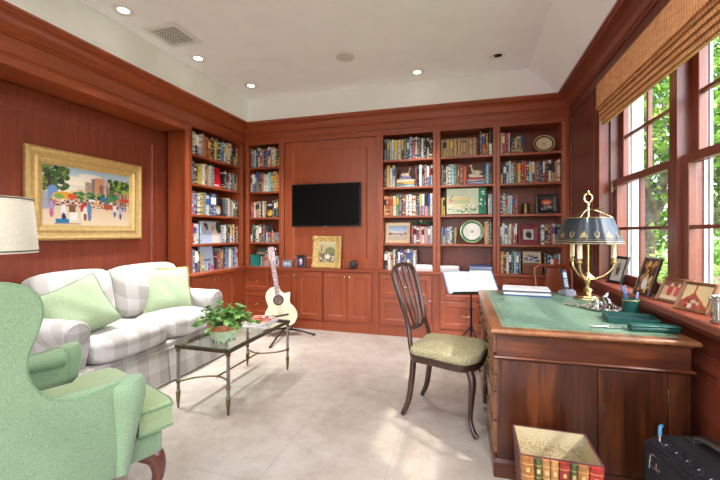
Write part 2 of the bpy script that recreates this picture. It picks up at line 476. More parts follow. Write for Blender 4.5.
# niche back: one raised panel
b = BM()
panel(b, lambda a, z, o: (XN+.001+o, NY0+.02+a, .12+z), NY1-NY0-.02, 2.24, .018, .16, .010, .016)
struct('trim_1', b, WP_Z)
# header over the sofa niche, with the double bead
b = BM()
box(b, XN, XL, NY0-.2, NY1-.03, 2.37, 2.46)
box(b, XN, XL-.004, NY0-.2, 4.78, 2.44, 2.71)
box(b, XL-.01, XL+.008, NY0-.2, YF, 2.432, 2.440, .003)
box(b, XL-.01, XL+.008, NY0-.2, YF, 2.448, 2.456, .003)
box(b, XL-.3, XL+.004, YR, NY0-.2, 2.4, 2.71)
struct('trim_2', b, W_Y)
# frieze over the back bookcases
b = BM()
box(b, XL, XR, YF, YB, ZH, 2.71)
box(b, XL, XR, YF-.008, YF, 2.462, 2.470, .003)
box(b, XL, XR, YF-.014, YF, 2.50, 2.508, .003)
struct('trim_3', b, W_X)
# crown moulding on three sides
prof = [(0, 2.572), (.012, 2.572), (.016, 2.582), (.012, 2.590), (.026, 2.596), (.030, 2.604)]
for k in range(7):
    t = k/6*PI/2; prof.append((.034+.082*(1-math.cos(t)), 2.612+.062*math.sin(t)))
prof += [(.128, 2.676), (.134, 2.686), (.150, 2.690), (.150, 2.712), (0, 2.712)]
b = BM(); rings(b, [[(XL+o, YR, z) for o, z in prof], [(XL+o, YF-o, z) for o, z in prof]]); struct('trim_4', b, W_Y, True)
b = BM(); rings(b, [[(XL+o, YF-o, z) for o, z in prof], [(XR-o, YF-o, z) for o, z in prof]]); struct('trim_5', b, W_X, True)
b = BM(); rings(b, [[(XR-o, YF-o, z) for o, z in prof], [(XR-o, YR, z) for o, z in prof]]); struct('trim_6', b, WP_Y, True)

# right wall with the run of windows
WY0, WY1, SILL, WTOP = .56, 3.50, .86, 2.42
b = BM()
box(b, XR, 1.22, YR, YB, 0, SILL-.03)
box(b, XR, 1.22, YR, YB, WTOP, ZC)
box(b, XR, 1.22, WY1, YB, SILL-.03, WTOP)
box(b, XR, 1.22, YR, WY0, SILL-.03, WTOP)
struct('wall_right', b, WP_V)
b = BM()
panel(b, lambda a, z, o: (XR-o, 3.62+a, .95+z), .78, 1.50, .014, .07, .008, .014)
box(b, XR-.016, XR, 3.47, 3.56, .83, 2.43, .004)            # casing at the far side of the windows
box(b, XR-.014, XR, YR, YF, 2.462, 2.474, .004)
struct('trim_7', b, WP_V)
b = BM()                                                     # panelled wall under the sill, with a lipped rail
for k in range(5):
    panel(b, lambda a, z, o, k=k: (XR-o, .2+.85*k+a, .13+z), .82, .56, .014, .075, .008, .014)
box(b, XR-.03, XR, .2, YF-.1, .785, .802, .006)
struct('trim_8', b, WP_Y)
b = BM(); box(b, XR-.012, XR, YR, 4.3, 0, .11, .004); struct('baseboard_right', b, WP_Y)
b = BM(); box(b, .975, 1.15, WY0-.05, 3.60, SILL-.04, SILL, .010); struct('trim_9', b, WP_Y)     # deep window sill

# wall behind the camera, with an unseen glazed door added for daylight
DX0, DX1, DZ = -2.78, .86, 2.66
b = BM()
box(b, -3.5, DX0, YR-.1, YR, 0, ZC); box(b, DX1, 1.25, YR-.1, YR, 0, ZC); box(b, DX0, DX1, YR-.1, YR, DZ, ZC)
struct('wall_front', b, WHITEP)
b = BM()
for x in (DX0, DX0+.91, DX0+1.82, DX0+2.73, DX1): box(b, x-.03, x+.03, YR-.09, YR-.03, .0, DZ)
for z in (.03, .9, 1.65, DZ-.03): box(b, DX0, DX1, YR-.08, YR-.04, z-.03, z+.03)
d1 = struct('added_door_1', b, WHITETRIM)
b = BM(); box(b, DX0, DX1, YR-.062, YR-.058, 0, DZ); mk('glass', b, GLASS, d1)

# windows: each two sliding sashes of 2 x 2 panes
def window(n, yc):
    hw = .47
    b = BM()
    for s in (-1, 1): box(b, 1.12, 1.24, yc+s*(hw-.012), yc+s*(hw+.03), SILL, WTOP)
    box(b, 1.12, 1.24, yc-hw-.03, yc+hw+.03, WTOP-.05, WTOP); box(b, 1.15, 1.24, yc-hw-.03, yc+hw+.03, SILL-.01, SILL+.02)
    w = struct('window_%d' % n, b, WP_V)
    for nm, x, z0, z1 in (('lower_sash', 1.16, .875, 1.675), ('upper_sash', 1.205, 1.635, 2.37)):
        b = BM(); g0, g1 = yc-hw+.012, yc+hw-.012; st = .068
        box(b, x-.02, x+.02, g0, g0+st, z0, z1, .004); box(b, x-.02, x+.02, g1-st, g1, z0, z1, .004)
        box(b, x-.019, x+.019, g0, g1, z0, z0+.055, .004); box(b, x-.019, x+.019, g0, g1, z1-.05, z1, .004)
        box(b, x-.014, x+.014, yc-.011, yc+.011, z0+.03, z1-.03, .004)
        zm = (z0+.055+z1-.05)/2
        box(b, x-.013, x+.013, g0+.03, g1-.03, zm-.011, zm+.011, .004)
        s = mk(nm, b, WP_V, w)
        b = BM(); box(b, x-.002, x+.002, g0+.03, g1-.03, z0+.03, z1-.03); mk('glass', b, GLASS, s)
    if n == 1:
        b = BM(); cyl(b, (1.135, yc+.41, 1.60), (1.115, yc+.41, 1.60), .012, .010); box(b, 1.105, 1.118, yc+.40, yc+.42, 1.57, 1.63, .003); mk('sash_lock', b, OLDBRASS, w)
    # white painted outer frame of the opening
    b = BM()
    for s in (-1, 1): box(b, 1.24, 1.345 if (n == 1 and s == 1) else 1.272, yc+s*(hw-.02), yc+s*(hw+.04), .80, 2.5); box(b, 1.262, 1.275, yc+s*(hw-.03), yc+s*hw, .86, 2.4); box(b, 1.26, 1.268, yc+s*(hw-.026), yc+s*hw, .86, 2.4)
    box(b, 1.24, 1.36, yc-hw-.03, yc+hw+.03, .80, .86); box(b, 1.24, 1.33, yc-hw-.03, yc+hw+.03, 2.40, 2.5)
    mk('outer_casing', b, WHITETRIM, w)
window(1, 3.02); window(2, 2.02); window(3, 1.03)  # the third window lies out of view, added for its daylight

# woven blind across the windows
bl = thing('woven_blind', 'folded woven bamboo roman blind across the top of the windows', 'blind', (1.0, 2.0, 2.40))
b = BM(); box(b, .985, 1.045, .5, 3.36, 2.385, 2.43, .004); mk('head_rail', b, BLINDEDGE, bl, world=True)
b = BM(); box(b, .982, .996, .5, 3.36, 2.235, 2.42, .004)
box(b, .975, .984, .5, 3.365, 2.228, 2.242, .003)
mk('valance', b, BLINDM, bl, world=True)
for k in range(4):
    b = BM(); x = .996+.008*k; z = 2.235-.034*k
    prism(b, [(x, z+.02), (x-.004, z-.012), (x+.004, z-.034), (x+.02, z-.036), (x+.028, z-.02), (x+.028, z+.02)], lambda a, c, d: (a, d, c), .5, 3.36)
    mk('fold', b, [BLINDM], bl, world=True)
    b = BM(); box(b, x-.005, x+.002, .5, 3.362, z-.034, z-.026, .002); mk('fold_edge', b, BLINDEDGE, bl, world=True)

# ------------------------------------------------------------------ built-in bookcases
BACK = lambda a, o, z: (a, YF-o, z)          # on the back wall: a = X, o = towards the room
LEFT = lambda a, o, z: (XL+o, a, z)          # on the left wall: a = Y
def mbox(bm, M, a0, a1, o0, o1, z0, z1, bev=0):
    p, q = M(a0, o0, z0), M(a1, o1, z1)
    box(bm, p[0], q[0], p[1], q[1], p[2], q[2], bev)
def bookcase(M, a0, a1, s0, s1, label, across):
    """opening a0..a1, face stiles of width s0 / s1 beside it"""
    r = thing('bookcase', label, 'bookcase', M((a0+a1)/2, -.15, CT), 0)
    D = .31
    for x, y in ((a0-.018, a0), (a1, a1+.018)):
        b = BM(); mbox(b, M, x, y, -D, -.012, CT+.001, ZH-.001); mk('side_panel', b, W_Z, r, world=True)
    b = BM(); mbox(b, M, a0, a1, -D-.012, -D, CT+.001, ZH-.001); mk('back_panel', b, WP_Z, r, world=True)
    for z in SH[1:]:
        b = BM(); mbox(b, M, a0, a1, -D, -.008, z-.026, z, .003); mk('shelf', b, across, r, world=True)
    for x, y in ((a0-s0, a0), (a1, a1+s1)):
        b = BM(); mbox(b, M, x, y, -.02, 0, CT+.001, ZH, .002)
        if y-x > .05:
            m_ = (x+y)/2; mbox(b, M, m_-.018, m_+.018, -.005, .007, CT+.001, ZH, .006)
        else:
            mbox(b, M, x+.008, y-.006, -.005, .005, CT+.001, ZH, .004)
        mk('face_stile', b, W_Z, r, world=True)
    return r
bookcase(LEFT, 3.44, 4.345, .09, .10, 'tall cherry bookcase on the left wall beside the sofa niche', W_Y)
bookcase(BACK, -2.885, -2.43, .07, .075, 'narrow cherry bookcase in the back corner behind the guitar', W_X)
bookcase(BACK, -1.005, -.40, .085, .043, 'cherry bookcase next to the television, with a framed beach picture', W_X)
bookcase(BACK, -.312, .272, .043, .037, 'middle cherry bookcase with the round green-rimmed plate', W_X)
bookcase(BACK, .348, .972, .037, .075, 'cherry bookcase nearest the window, behind the brass lamp', W_X)

# panelled wall between the bookcases, carrying the television
b = BM()
box(b, -2.355, -1.09, 4.488, YB, CT, ZH)
panel(b, lambda a, z, o: (-2.353+a, 4.488-o, .79+z), 1.26, 1.645, .022, .115, .014, .018)
struct('trim_10', b, W_Z)

# base cabinets -------------------------------------------------------
YC, XC = 4.40, -2.905        # carcass fronts
def knob(parent, p, d, mat=BRASS):
    b = BM(); p = Vector(p); d = Vector(d)
    tube(b, [p, p+d*.010, p+d*.014, p+d*.022, p+d*.027], [.006, .005, .012, .013, .006], 12)
    return mk('knob', b, mat, parent, True, world=True)
def pull(parent, M, a, o, z, w=.075):
    b = BM(); pts = [M(a-w/2, o, z), M(a-w/2, o+.016, z+.002), M(a-w/4, o+.024, z-.004), M(a, o+.026, z-.005), M(a+w/4, o+.024, z-.004), M(a+w/2, o+.016, z+.002), M(a+w/2, o, z)]
    tube(b, pts, [.006, .005, .005, .006, .005, .005, .006], 8); return mk('handle', b, BRASS, parent, True, world=True)
def base_unit(M, a0, a1, kind, label, name='base_cabinet', cat='cabinet', depth=.36):
    r = thing(name, label, cat, M((a0+a1)/2, -.15, 0))
    o0 = .05
    b = BM()
    bk = -.33
    mbox(b, M, a0, a1, bk, o0, .10, CT-.031)
    mbox(b, M, a0, a1, bk, o0+.016, .0, .092, .003); mbox(b, M, a0, a1, bk, o0+.012, .09, .112, .004)
    mk('carcass', b, W_Z, r, world=True)
    z0, z1 = .135, CT-.045
    if kind == 'doors':
        m = (a0+a1)/2
        for k, (x, y) in enumerate(((a0+.014, m-.002), (m+.002, a1-.014))):
            b = BM(); panel(b, lambda a, z, o, x=x: M(x+a, o0+.001+o, z0+z), y-x, z1-z0, .02, .062, .009, .014)
            d = mk('door', b, W_Z, r, world=True)
            kx = m-.03 if k == 0 else m+.03
            p = M(kx, o0+.020, z1-.05); q = M(kx, o0+1.02, z1-.05)
            knob(d, p, Vector(q)-Vector(p))
    else:
        zm = .452
        for x, y in ((z0, zm-.006), (zm+.006, z1)):
            b = BM(); panel(b, lambda a, z, o, x=x: M(a0+.016+a, o0+.001+o, x+z), a1-a0-.032, y-x, .02, .055, .009, .014)
            d = mk('drawer', b, W_X, r, world=True)
            pull(d, M, (a0+a1)/2, o0+.012, (x+y)/2+.0)
    return r
base_unit(LEFT, 3.36, 4.155, 'doors', 'cherry base cabinet with two doors under the left wall bookcase')
base_unit(BACK, -2.99+.03, -2.52, 'drawers', 'cherry two-drawer base unit in the back corner behind the guitar', 'drawer_unit', 'cabinet')
base_unit(BACK, -2.50, -1.775, 'doors', 'cherry two-door base cabinet right beside the guitar, under the small photos')
base_unit(BACK, -1.771, -1.12, 'doors', 'cherry two-door base cabinet under the gilt frame and television')
base_unit(BACK, -1.04, -.395, 'drawers', 'cherry two-drawer base unit behind the spotted chair', 'drawer_unit', 'cabinet')
base_unit(BACK, -.32, .27, 'drawers', 'cherry two-drawer base unit behind the music stand', 'drawer_unit', 'cabinet')
base_unit(BACK, .345, .965, 'drawers', 'cherry two-drawer base unit behind the desk, nearest the window', 'drawer_unit', 'cabinet')
# fillers and fluted pilasters between the units
b = BM()
box(b, XN, XC, 4.157, 4.45, .0, CT-.031); box(b, XN, XL-.06, NY1, 3.358, 0, CT-.031)
for a0, a1 in ((-2.518, -2.502), (-1.118, -1.042), (-.393, -.322), (.272, .343), (.967, 1.04)):
    box(b, a0, a1, YC-.010, YB, 0, CT-.031)
    if a1-a0 > .04: box(b, a0+.014, a1-.014, YC-.022, YC, .10, CT-.031, .006)
    box(b, a0, a1, YC-.018, YC, 0, .10)
struct('trim_11', b, W_Z)
# one continuous counter, L-shaped, runs under all the bookcases
b = BM()
prism(b, [(XN+.004, 3.352), (XC+.04, 3.352), (XC+.04, YC-.04), (XR-.005, YC-.04), (XR-.005, YB-.002), (XN+.004, YB-.002)], lambda x, y, d: (x, y, d), CT-.03, CT, .008)
tag(mk('countertop', b, W_X), 'long cherry counter running round the corner under the bookcases and television', 'countertop')

# ------------------------------------------------------------------ books
PAL = {'x': ('grey', '#7d8184'), 'c': ('cream', '#d6ccb2'), 'k': ('black', '#212125'), 'b': ('blue', '#41659c'), 'w': ('white', '#d6d4cf'), 'p': ('pink', '#c48b84'),
       'm': ('maroon', '#6f2c34'), 's': ('tan', '#b5966f'), 'o': ('orange', '#c06f3c'), 'h': ('brown', '#5e4433'), 'y': ('yellow', '#cfae58'), 'n': ('navy', '#2a3556'),
       'g': ('green', '#7a9e78'), 'd': ('dark green', '#2d5241'), 't': ('teal', '#4b9089'), 'l': ('pale blue', '#a0bdd0'), 'v': ('violet', '#7d769c'), 'r': ('red', '#ab3a36')}
DARK = set('kmhnbdrvt')
BOOKM = {}
def cover_mat(c):
    if c in BOOKM: return BOOKM[c]
    nm, hx = PAL[c]; m, nt, b = new_mat('book_cloth_'+nm.replace(' ', '_'))
    alt = '#e8e0cc' if c in DARK else ('#3b3a48' if c in 'xclw' else '#5b3a30')
    v = texco(nt, (2.2, .2, 13), rand=True)
    n = noise(nt, v, 1.0, 2, .6)
    rp = ramp(nt, n, [(.575, '#000000'), (.60, '#ffffff')])
    oi = N(nt, 'ShaderNodeObjectInfo')
    hs = N(nt, 'ShaderNodeHueSaturation'); hs.inputs['Color'].default_value = L4(hx)
    r1 = N(nt, 'ShaderNodeMapRange'); r1.inputs[3].default_value = .47; r1.inputs[4].default_value = .53; nt.links.new(oi.outputs['Random'], r1.inputs[0])
    nt.links.new(r1.outputs[0], hs.inputs['Hue'])
    r2 = N(nt, 'ShaderNodeMapRange'); r2.inputs[3].default_value = 1.15; r2.inputs[4].default_value = .85; nt.links.new(oi.outputs['Random'], r2.inputs[0])
    nt.links.new(r2.outputs[0], hs.inputs['Value'])
    mx = N(nt, 'ShaderNodeMix', data_type='RGBA')
    f = N(nt, 'ShaderNodeMath', operation='MULTIPLY'); f.inputs[1].default_value = .8
    nt.links.new(rp.outputs[0], f.inputs[0]); nt.links.new(f.outputs[0], mx.inputs[0])
    nt.links.new(hs.outputs[0], mx.inputs[6]); mx.inputs[7].default_value = L4(alt)
    nt.links.new(mx.outputs[2], b.inputs['Base Color']); b.inputs['Roughness'].default_value = .45
    BOOKM[c] = m; return m
LAB = {k: plain('book_label_'+n, c, .5, 0, .05) for k, n, c in (('w', 'white', '#efece2'), ('k', 'black', '#222226'), ('g', 'gold', '#d7b45a'), ('r', 'red', '#b8332f'), ('b', 'blue', '#33549b'))}
BOOKMESH = {}
def book_mesh(c, lab, var):
    """unit book: x thickness 0..1, y 0 (spine) .. 1, z 0..1"""
    key = (c, lab, var)
    if key in BOOKMESH: return BOOKMESH[key]
    b = BM()
    cuts = {0: [0, 1], 1: [0, .12, .19, .78, .86, 1], 2: [0, .52, .84, 1], 3: [0, .08, .13, .30, .34, .66, .70, .90, .94, 1], 4: [0, .46, 1]}[var]
    labs = {0: [], 1: [1, 3], 2: [1], 3: [1, 3, 5, 7], 4: [1]}[var]
    prof_ = [(0, .06), (.12, .015), (.35, 0), (.65, 0), (.88, .015), (1, .06)]
    for i, (z0, z1) in enumerate(zip(cuts, cuts[1:])):
        A = [b.verts.new((x, y, z0)) for x, y in prof_]; B = [b.verts.new((x, y, z1)) for x, y in prof_]
        for k in range(5): b.faces.new((A[k], A[k+1], B[k+1], B[k])).material_index = 2 if i in labs else 0
    box(b, 0, .09, .06, 1, 0, 1); box(b, .91, 1, .06, 1, 0, 1)
    box(b, .09, .91, .07, .97, .02, .98, mi=1)
    bmesh.ops.remove_doubles(b, verts=b.verts, dist=1e-5)
    bmesh.ops.recalc_face_normals(b, faces=b.faces)
    me = bpy.data.meshes.new('book'); b.to_mesh(me); b.free()
    me.materials.append(cover_mat(c)); me.materials.append(PAGES); me.materials.append(LAB[lab])
    BOOKMESH[key] = me; return me
ORD = 'first second third fourth fifth sixth seventh eighth ninth tenth eleventh twelfth thirteenth fourteenth fifteenth sixteenth seventeenth eighteenth nineteenth twentieth twenty-first twenty-second twenty-third twenty-fourth twenty-fifth twenty-sixth twenty-seventh twenty-eighth'.split()
SHN = ['counter level', 'fourth shelf', 'third shelf', 'second shelf', 'top shelf']
PROTO = None
def put_book(M, a, w, o, dep, h, z, c, lab, var, label, group, tilt=0):
    global PROTO
    me = book_mesh(c, lab, var)
    if PROTO is None:
        ob = bpy.data.objects.new('book', me); PROTO = ob
    else:
        ob = PROTO.copy(); ob.data = me
    ob.name = 'book'
    COL.objects.link(ob)
    ob.scale = (w, dep, h)
    if M is BACK: ob.location = (a, YF+o, z); ob.rotation_euler = (0, tilt, 0)
    else: ob.location = (XL-o, a, z); ob.rotation_euler = (0, tilt, PI/2)
    tag(ob, label, 'book', group); return ob
WHERE = {}
def row(M, a0, a1, lev, spec, case, h=(.225, .272), note='', lean=False):
    """a row of upright books; spec is a string of colour letters; '.' is a narrow gap"""
    rg = random.Random(case+str(lev)+spec)
    z = SH[lev]+.0006; seq = [s for s in spec if s != ' ']
    ws = [rg.uniform(.7, 1.35) if s != '.' else .5 for s in seq]; tot = sum(ws)
    x = a0+.004; W = a1-a0-.008
    n = WHERE.get((case, lev), 0)
    for s, w in zip(seq, ws):
        w = w/tot*W
        if s == '.': x += w; continue
        hh = rg.uniform(*h); dep = min(.235, hh*rg.uniform(.72, .85)); o = rg.uniform(.018, .038)
        var = rg.choice([0, 0, 0, 1, 2, 2, 3, 4])
        lab = rg.choice('wwgrb') if s in DARK else rg.choice('krbkg')
        dec = {0: '', 1: ' banded', 2: ' labelled', 3: ' ribbed', 4: ' two-tone'}[var]
        label = '%s%s book, %s from left, %s%s of %s' % (PAL[s][0], dec, ORD[n], SHN[lev], note, case)
        put_book(M, x+.0008, w-.0016, o, dep, hh, z, s, lab, var, label, 'books on the %s of the %s' % (SHN[lev], case)); n += 1
        x += w
    WHERE[(case, lev)] = n
LB, LA = 3.44, 4.345
nL, nC, nA, nB, nW = 'left-wall bookcase', 'corner bookcase', 'bookcase beside the television', 'middle bookcase', 'window-side bookcase'
row(LEFT, LB, LA, 4, 'xckbwpohokyxnbwmcknys', nL)
row(LEFT, LB, 3.86, 3, 'wxkyywsptx', nL); row(LEFT, 4.05, LA, 3, 'kxslnxys', nL, (.2, .24))
row(LEFT, LB, 3.90, 2, 'xvncyxwbnb', nL); row(LEFT, 4.09, LA, 2, 'xwpgwdxk', nL, (.2, .24))
row(LEFT, LB, 3.66, 1, 'prwwkl', nL); row(LEFT, 4.06, LA, 1, 'wkxwpwks', nL, (.2, .24))
row(LEFT, LB, 3.66, 0, 'xvnbky', nL, (.22, .27)); row(LEFT, 3.91, LA, 0, 'hxrnbvclblw', nL, (.22, .27))
BL0, BL1 = -2.885, -2.43
row(BACK, BL0, BL1, 4, 'xlncrphxwocwdy', nC)
row(BACK, BL0, BL1, 3, 'cbnxhswwltyys', nC)
row(BACK, BL0, -2.665, 2, 'rrwpswkc', nC, (.2, .23)); row(BACK, -2.55, BL1, 2, 'xkdr', nC, (.21, .25))
row(BACK, BL0, -2.66, 1, 'cdkwchhx', nC, (.21, .25)); row(BACK, -2.65, BL1, 1, 'wsxsxsx', nC, (.125, .14))
row(BACK, -2.735, BL1, 0, 'wxpsxpwbw', nC, (.13, .15))
A0, A1 = -1.005, -.40
row(BACK, A0, A1, 4, 'xxlwcwkxnlrwhwkck', nA, (.235, .262))
row(BACK, A0, -.86, 3, 'nyww', nA); row(BACK, -.62, A1, 3, 'mkwxpbbw', nA, (.235, .265))
row(BACK, A0, A1, 2, 'yrocgxmwwcnpvpxw', nA, (.235, .265))
row(BACK, -.665, A1, 1, 'mwmpwpvw', nA, (.2, .22))
row(BACK, A0, -.605, 0, 'kwywkwbmwxw', nA, (.2, .255))
B0, B1 = -.312, .272
rgB = 0
row(BACK, B0, .10, 4, 'sssssssssss', nB, (.205, .21)); row(BACK, .125, B1, 4, 'xrow', nB, (.24, .275))
row(BACK, B0, -.01, 3, 'xkwwltrpo', nB, (.20, .245)); row(BACK, .175, B1, 3, 'tlhx', nB, (.23, .255))
row(BACK, B0, -.257, 2, 'yy', nB, (.2, .22)); row(BACK, .215, B1, 2, 'wl', nB, (.22, .25))
row(BACK, B0, -.125, 1, 'xcxvwds', nB, (.19, .21)); row(BACK, .175, B1, 1, 'sd', nB, (.23, .29))
C0, C1 = .348, .972
row(BACK, C0, .46, 4, 'wrrrw', nW, (.215, .25)); row(BACK, .462, .60, 4, 'sdsdsk', nW, (.165, .21))
row(BACK, C0, C1, 3, 'snlwwgxyhonlkoxnrkcspc', nW, (.215, .25))
row(BACK, C0, .54, 2, 'nwslwmr', nW, (.2, .235))
row(BACK, C0, .535, 1, 'twwcwmrr', nW, (.2, .235)); row(BACK, .775, C1, 1, 'wkmrwxk', nW, (.21, .235))
row(BACK, C0, .575, 0, 'ymwkdlbh', nW, (.22, .25)); row(BACK, .80, C1, 0, 'knbgl', nW, (.20, .235))

# face-out books and boxes ------------------------------------------------
def face_book(M, a, w, z, h, cov, label, t=.022, o=-.06, lean=.12):
    """book standing with its front cover to the room, leaning back"""
    r = thing('book', label, 'book', M(a, o, z+.001))
    fn = (lambda x, d, zz: (x, d, zz)) if M is BACK else (lambda x, d, zz: (-d, x, zz))
    def P(x, d, zz): return fn(x, d+zz*lean, zz)
    b = BM()
    rings(b, [[P(-w/2, 0, 0), P(w/2, 0, 0), P(w/2, 0, h), P(-w/2, 0, h)], [P(-w/2, .003, 0), P(w/2, .003, 0), P(w/2, .003, h), P(-w/2, .003, h)]])
    rings(b, [[P(-w/2, t-.003, 0), P(w/2, t-.003, 0), P(w/2, t-.003, h), P(-w/2, t-.003, h)], [P(-w/2, t, 0), P(w/2, t, 0), P(w/2, t, h), P(-w/2, t, h)]])
    mk('cover', b, cover_mat(cov), r)
    b = BM(); rings(b, [[P(-w/2+.002, .003, .004), P(w/2-.004, .003, .004), P(w/2-.004, .003, h-.004), P(-w/2+.002, .003, h-.004)], [P(-w/2+.002, t-.003, .004), P(w/2-.004, t-.003, .004), P(w/2-.004, t-.003, h-.004), P(-w/2+.002, t-.003, h-.004)]])
    mk('pages', b, PAGES, r)
    return r, (lambda arr, W=w, H=h: picture('front_art', arr, W*.98, H*.98, r, lambda x, y: P(x, -.0012, y+H/2)))
rg = random.Random(3)
r, art = face_book(LEFT, 3.95, .17, SH[3], .26, 'r', 'red book turned face out on the second shelf of the left-wall bookcase')
a = canvas(24, 16, '#cf1f2e'); prect(a, .2, .86, .8, .94, '#f0dede'); art(a)
r, art = face_book(LEFT, 3.995, .17, SH[2], .23, 'h', 'dark book with an orange picture turned face out on the left-wall bookcase')
a = canvas(24, 18, '#3a2a2a'); pell(a, .4, .6, .3, .2, '#d79a4a'); pell(a, .4, .75, .25, .18, '#cfd0d6'); pspeck(a, rg, .1, .1, .9, .4, ['#5a3a52', '#22202a'], 14, (.05, .1)); art(a)
r, art = face_book(LEFT, 3.86, .38, SH[1], .27, 'l', 'large photo book with pale figures turned face out on the left-wall bookcase')
a = canvas(30, 40, '#c5cbd9'); pell(a, .35, .75, .18, .45, '#b9c9ea'); pell(a, .68, .8, .17, .45, '#efe0d4'); pell(a, .30, .25, .07, .16, '#8b5a48'); pell(a, .60, .3, .07, .14, '#c99b80'); pell(a, .9, .25, .15, .3, '#3d4a3a'); pell(a, .25, .15, .08, .1, '#503c38'); art(a)
r, art = face_book(LEFT, 3.785, .23, SH[0], .29, 'l', 'pale blue book with flowers along its foot, face out on the left-wall counter')
a = canvas(30, 24, '#bcd3ee'); prect(a, .25, .55, .8, .6, '#6f7c9c'); pspeck(a, rg, .0, .8, .35, .98, ['#4aa37f', '#e2ecd9'], 18, (.04, .07)); pspeck(a, rg, .55, .8, .98, .96, ['#b04f8a', '#e7a3bf', '#4d6a45'], 18, (.04, .07)); art(a)
r, art = face_book(BACK, -2.608, .105, SH[2], .215, 'k', 'black book with a yellow picture, face out in the corner bookcase')
a = canvas(26, 14, '#2a2028'); pell(a, .55, .72, .4, .2, '#d8b23e'); pell(a, .5, .2, .35, .08, '#c7c2d2'); pell(a, .3, .6, .2, .12, '#8a5a2c'); art(a)

def flat_book(M, a, o, z, w, d, t, c, label, group, yaw=0, name='book'):
    """book lying flat with its spine to the room"""
    r = thing(name, label, 'book', M(a, o, z), (0 if M is BACK else PI/2)+yaw, group)
    b = BM(); box(b, -w/2, w/2, 0, d, .0005, .0025); box(b, -w/2, w/2, 0, d, t-.0025, t-.0005); box(b, -w/2, w/2, -.002, .003, .0005, t-.0005, .001)
    mk('cover', b, cover_mat(c), r)
    b = BM(); box(b, -w/2+.003, w/2-.003, .003, d-.004, .0025, t-.0025); mk('pages', b, PAGES, r)
    return r
def stack(M, a, lev, items, where, o=-.05):
    z = SH[lev]
    for i, (c, t, w) in enumerate(items):
        pos = 'bottom' if i == 0 else ('top' if i == len(items)-1 else ('second from bottom' if i == 1 else 'third from bottom'))
        flat_book(M, a, o, z, w, .16, t, c, '%s book lying flat, %s under the %s' % (PAL[c][0], pos, where), 'flat books under the '+where); z += t
    return z
def llama(a, o, z, s, flip, label):
    r = thing('animal_figurine', label, 'figurine', BACK(a, o, z), 0)
    b = BM(); f = -1 if flip else 1
    P = lambda x, zz, y=0: (f*x*s, y*s, zz*s)
    tube(b, [P(-.62, .20), P(-.5, .24), P(-.2, .27), P(.1, .28), P(.28, .32), P(.36, .45)], [.05*s, .19*s, .21*s, .20*s, .17*s, .12*s], 12)
    tube(b, [P(.30, .36), P(.40, .60), P(.44, .85), P(.46, 1.0)], [.15*s, .10*s, .08*s, .085*s], 10)
    tube(b, [P(.40, 1.02), P(.52, 1.04), P(.66, 1.0), P(.72, .98)], [.06*s, .09*s, .065*s, .035*s], 10)
    for y in (-.05, .05): tube(b, [P(.42, 1.08, y), P(.38, 1.2, y)], [.03*s, .012*s], 6)
    for x in (-.35, .2):
        for y in (-.14, .14): tube(b, [P(x, .1, y), P(x+.22, .05, y), P(x+.3, .04, y)], [.08*s, .05*s, .04*s], 8)
    tube(b, [P(-.6, .25), P(-.72, .18)], [.06*s, .02*s], 6)
    mk('body', b, plain('glazed_cream_pottery', '#e6d3b4', .35, 0, .08), r, True)
zt = stack(BACK, -.735, 3, [('l', .034, .225), ('y', .03, .215), ('c', .03, .22), ('v', .036, .14)], 'figurine beside the television')
llama(-.735, -.09, zt, .10, False, 'small pale lying animal figurine on books in the bookcase beside the television')
zt = stack(BACK, .085, 3, [('v', .028, .19), ('b', .028, .19), ('r', .03, .20), ('n', .036, .155)], 'figurine in the middle bookcase')
llama(.085, -.09, zt, .105, True, 'small pale lying animal figurine on books in the middle bookcase')

# picture frames --------------------------------------------------------------
def frame(name, label, cat, loc, w, h, bw, mat, arr, t=.018, yaw=0, lean=.15, mount=None, group=None, easel=True, extra=None):
    """standing frame facing local -Y, bottom edge on the origin, leaning back"""
    r = thing(name, label, cat, loc, yaw, group)
    R = Matrix.Rotation(-lean, 4, 'X')
    def P(x, y, z): return R @ Vector((x, y, z))
    b = BM()
    def rc(i, y): return [P(-w/2+i, y, i), P(w/2-i, y, i), P(w/2-i, y, h-i), P(-w/2+i, y, h-i)]
    L = [rc(0, t), rc(0, .004), rc(.003, 0), rc(bw*.35, -.002), rc(bw*.6, .003), rc(bw, .006), rc(bw, t)]
    rings(b, L, False, False); R0 = [b.verts.new(p) for p in rc(0, t)]; b.faces.new(R0)
    mk('border', b, mat, r)
    iw, ih = w-2*bw, h-2*bw
    if mount:
        b = BM(); m_ = mount[1]
        rings(b, [rc(bw, .007), rc(bw+m_, .007)], False, False); mk('mount', b, mount[0], r)
        picture('picture', arr, iw-2*m_, ih-2*m_, r, lambda x, z: P(x, .0075, z+h/2))
    else: picture('picture', arr, iw, ih, r, lambda x, z: P(x, .0075, z+h/2))
    if easel:
        b = BM(); p = P(0, t, h*.62); q = Vector((0, p.y+h*.24, .001))
        d = .022
        rings(b, [[(p.x-d, p.y, p.z), (p.x+d, p.y, p.z), (p.x+d, p.y+.004, p.z), (p.x-d, p.y+.004, p.z)], [(q.x-d, q.y, q.z), (q.x+d, q.y, q.z), (q.x+d, q.y+.004, q.z), (q.x-d, q.y+.004, q.z)]])
        mk('easel_back', b, BLACK, r)
    return r
rg = random.Random(11)
FR_MAT = plain('cream_mat_board', '#e6cfae', .8, 0, .02)
FR_WOOD = plain('dark_frame_wood', '#3c241a', .4, 0, .2, coat=.3)
FR_BLACK = plain('black_frame', '#141210', .35, 0, .1, coat=.3)
FR_RED = plain('red_leather_frame', '#7c1f26', .5, 0, .15)
FR_LTWOOD = plain('light_brown_frame', '#6e4a30', .4, .0, .2)
FR_GREY = plain('pewter_frame', '#8f979c', .35, .6, .15)
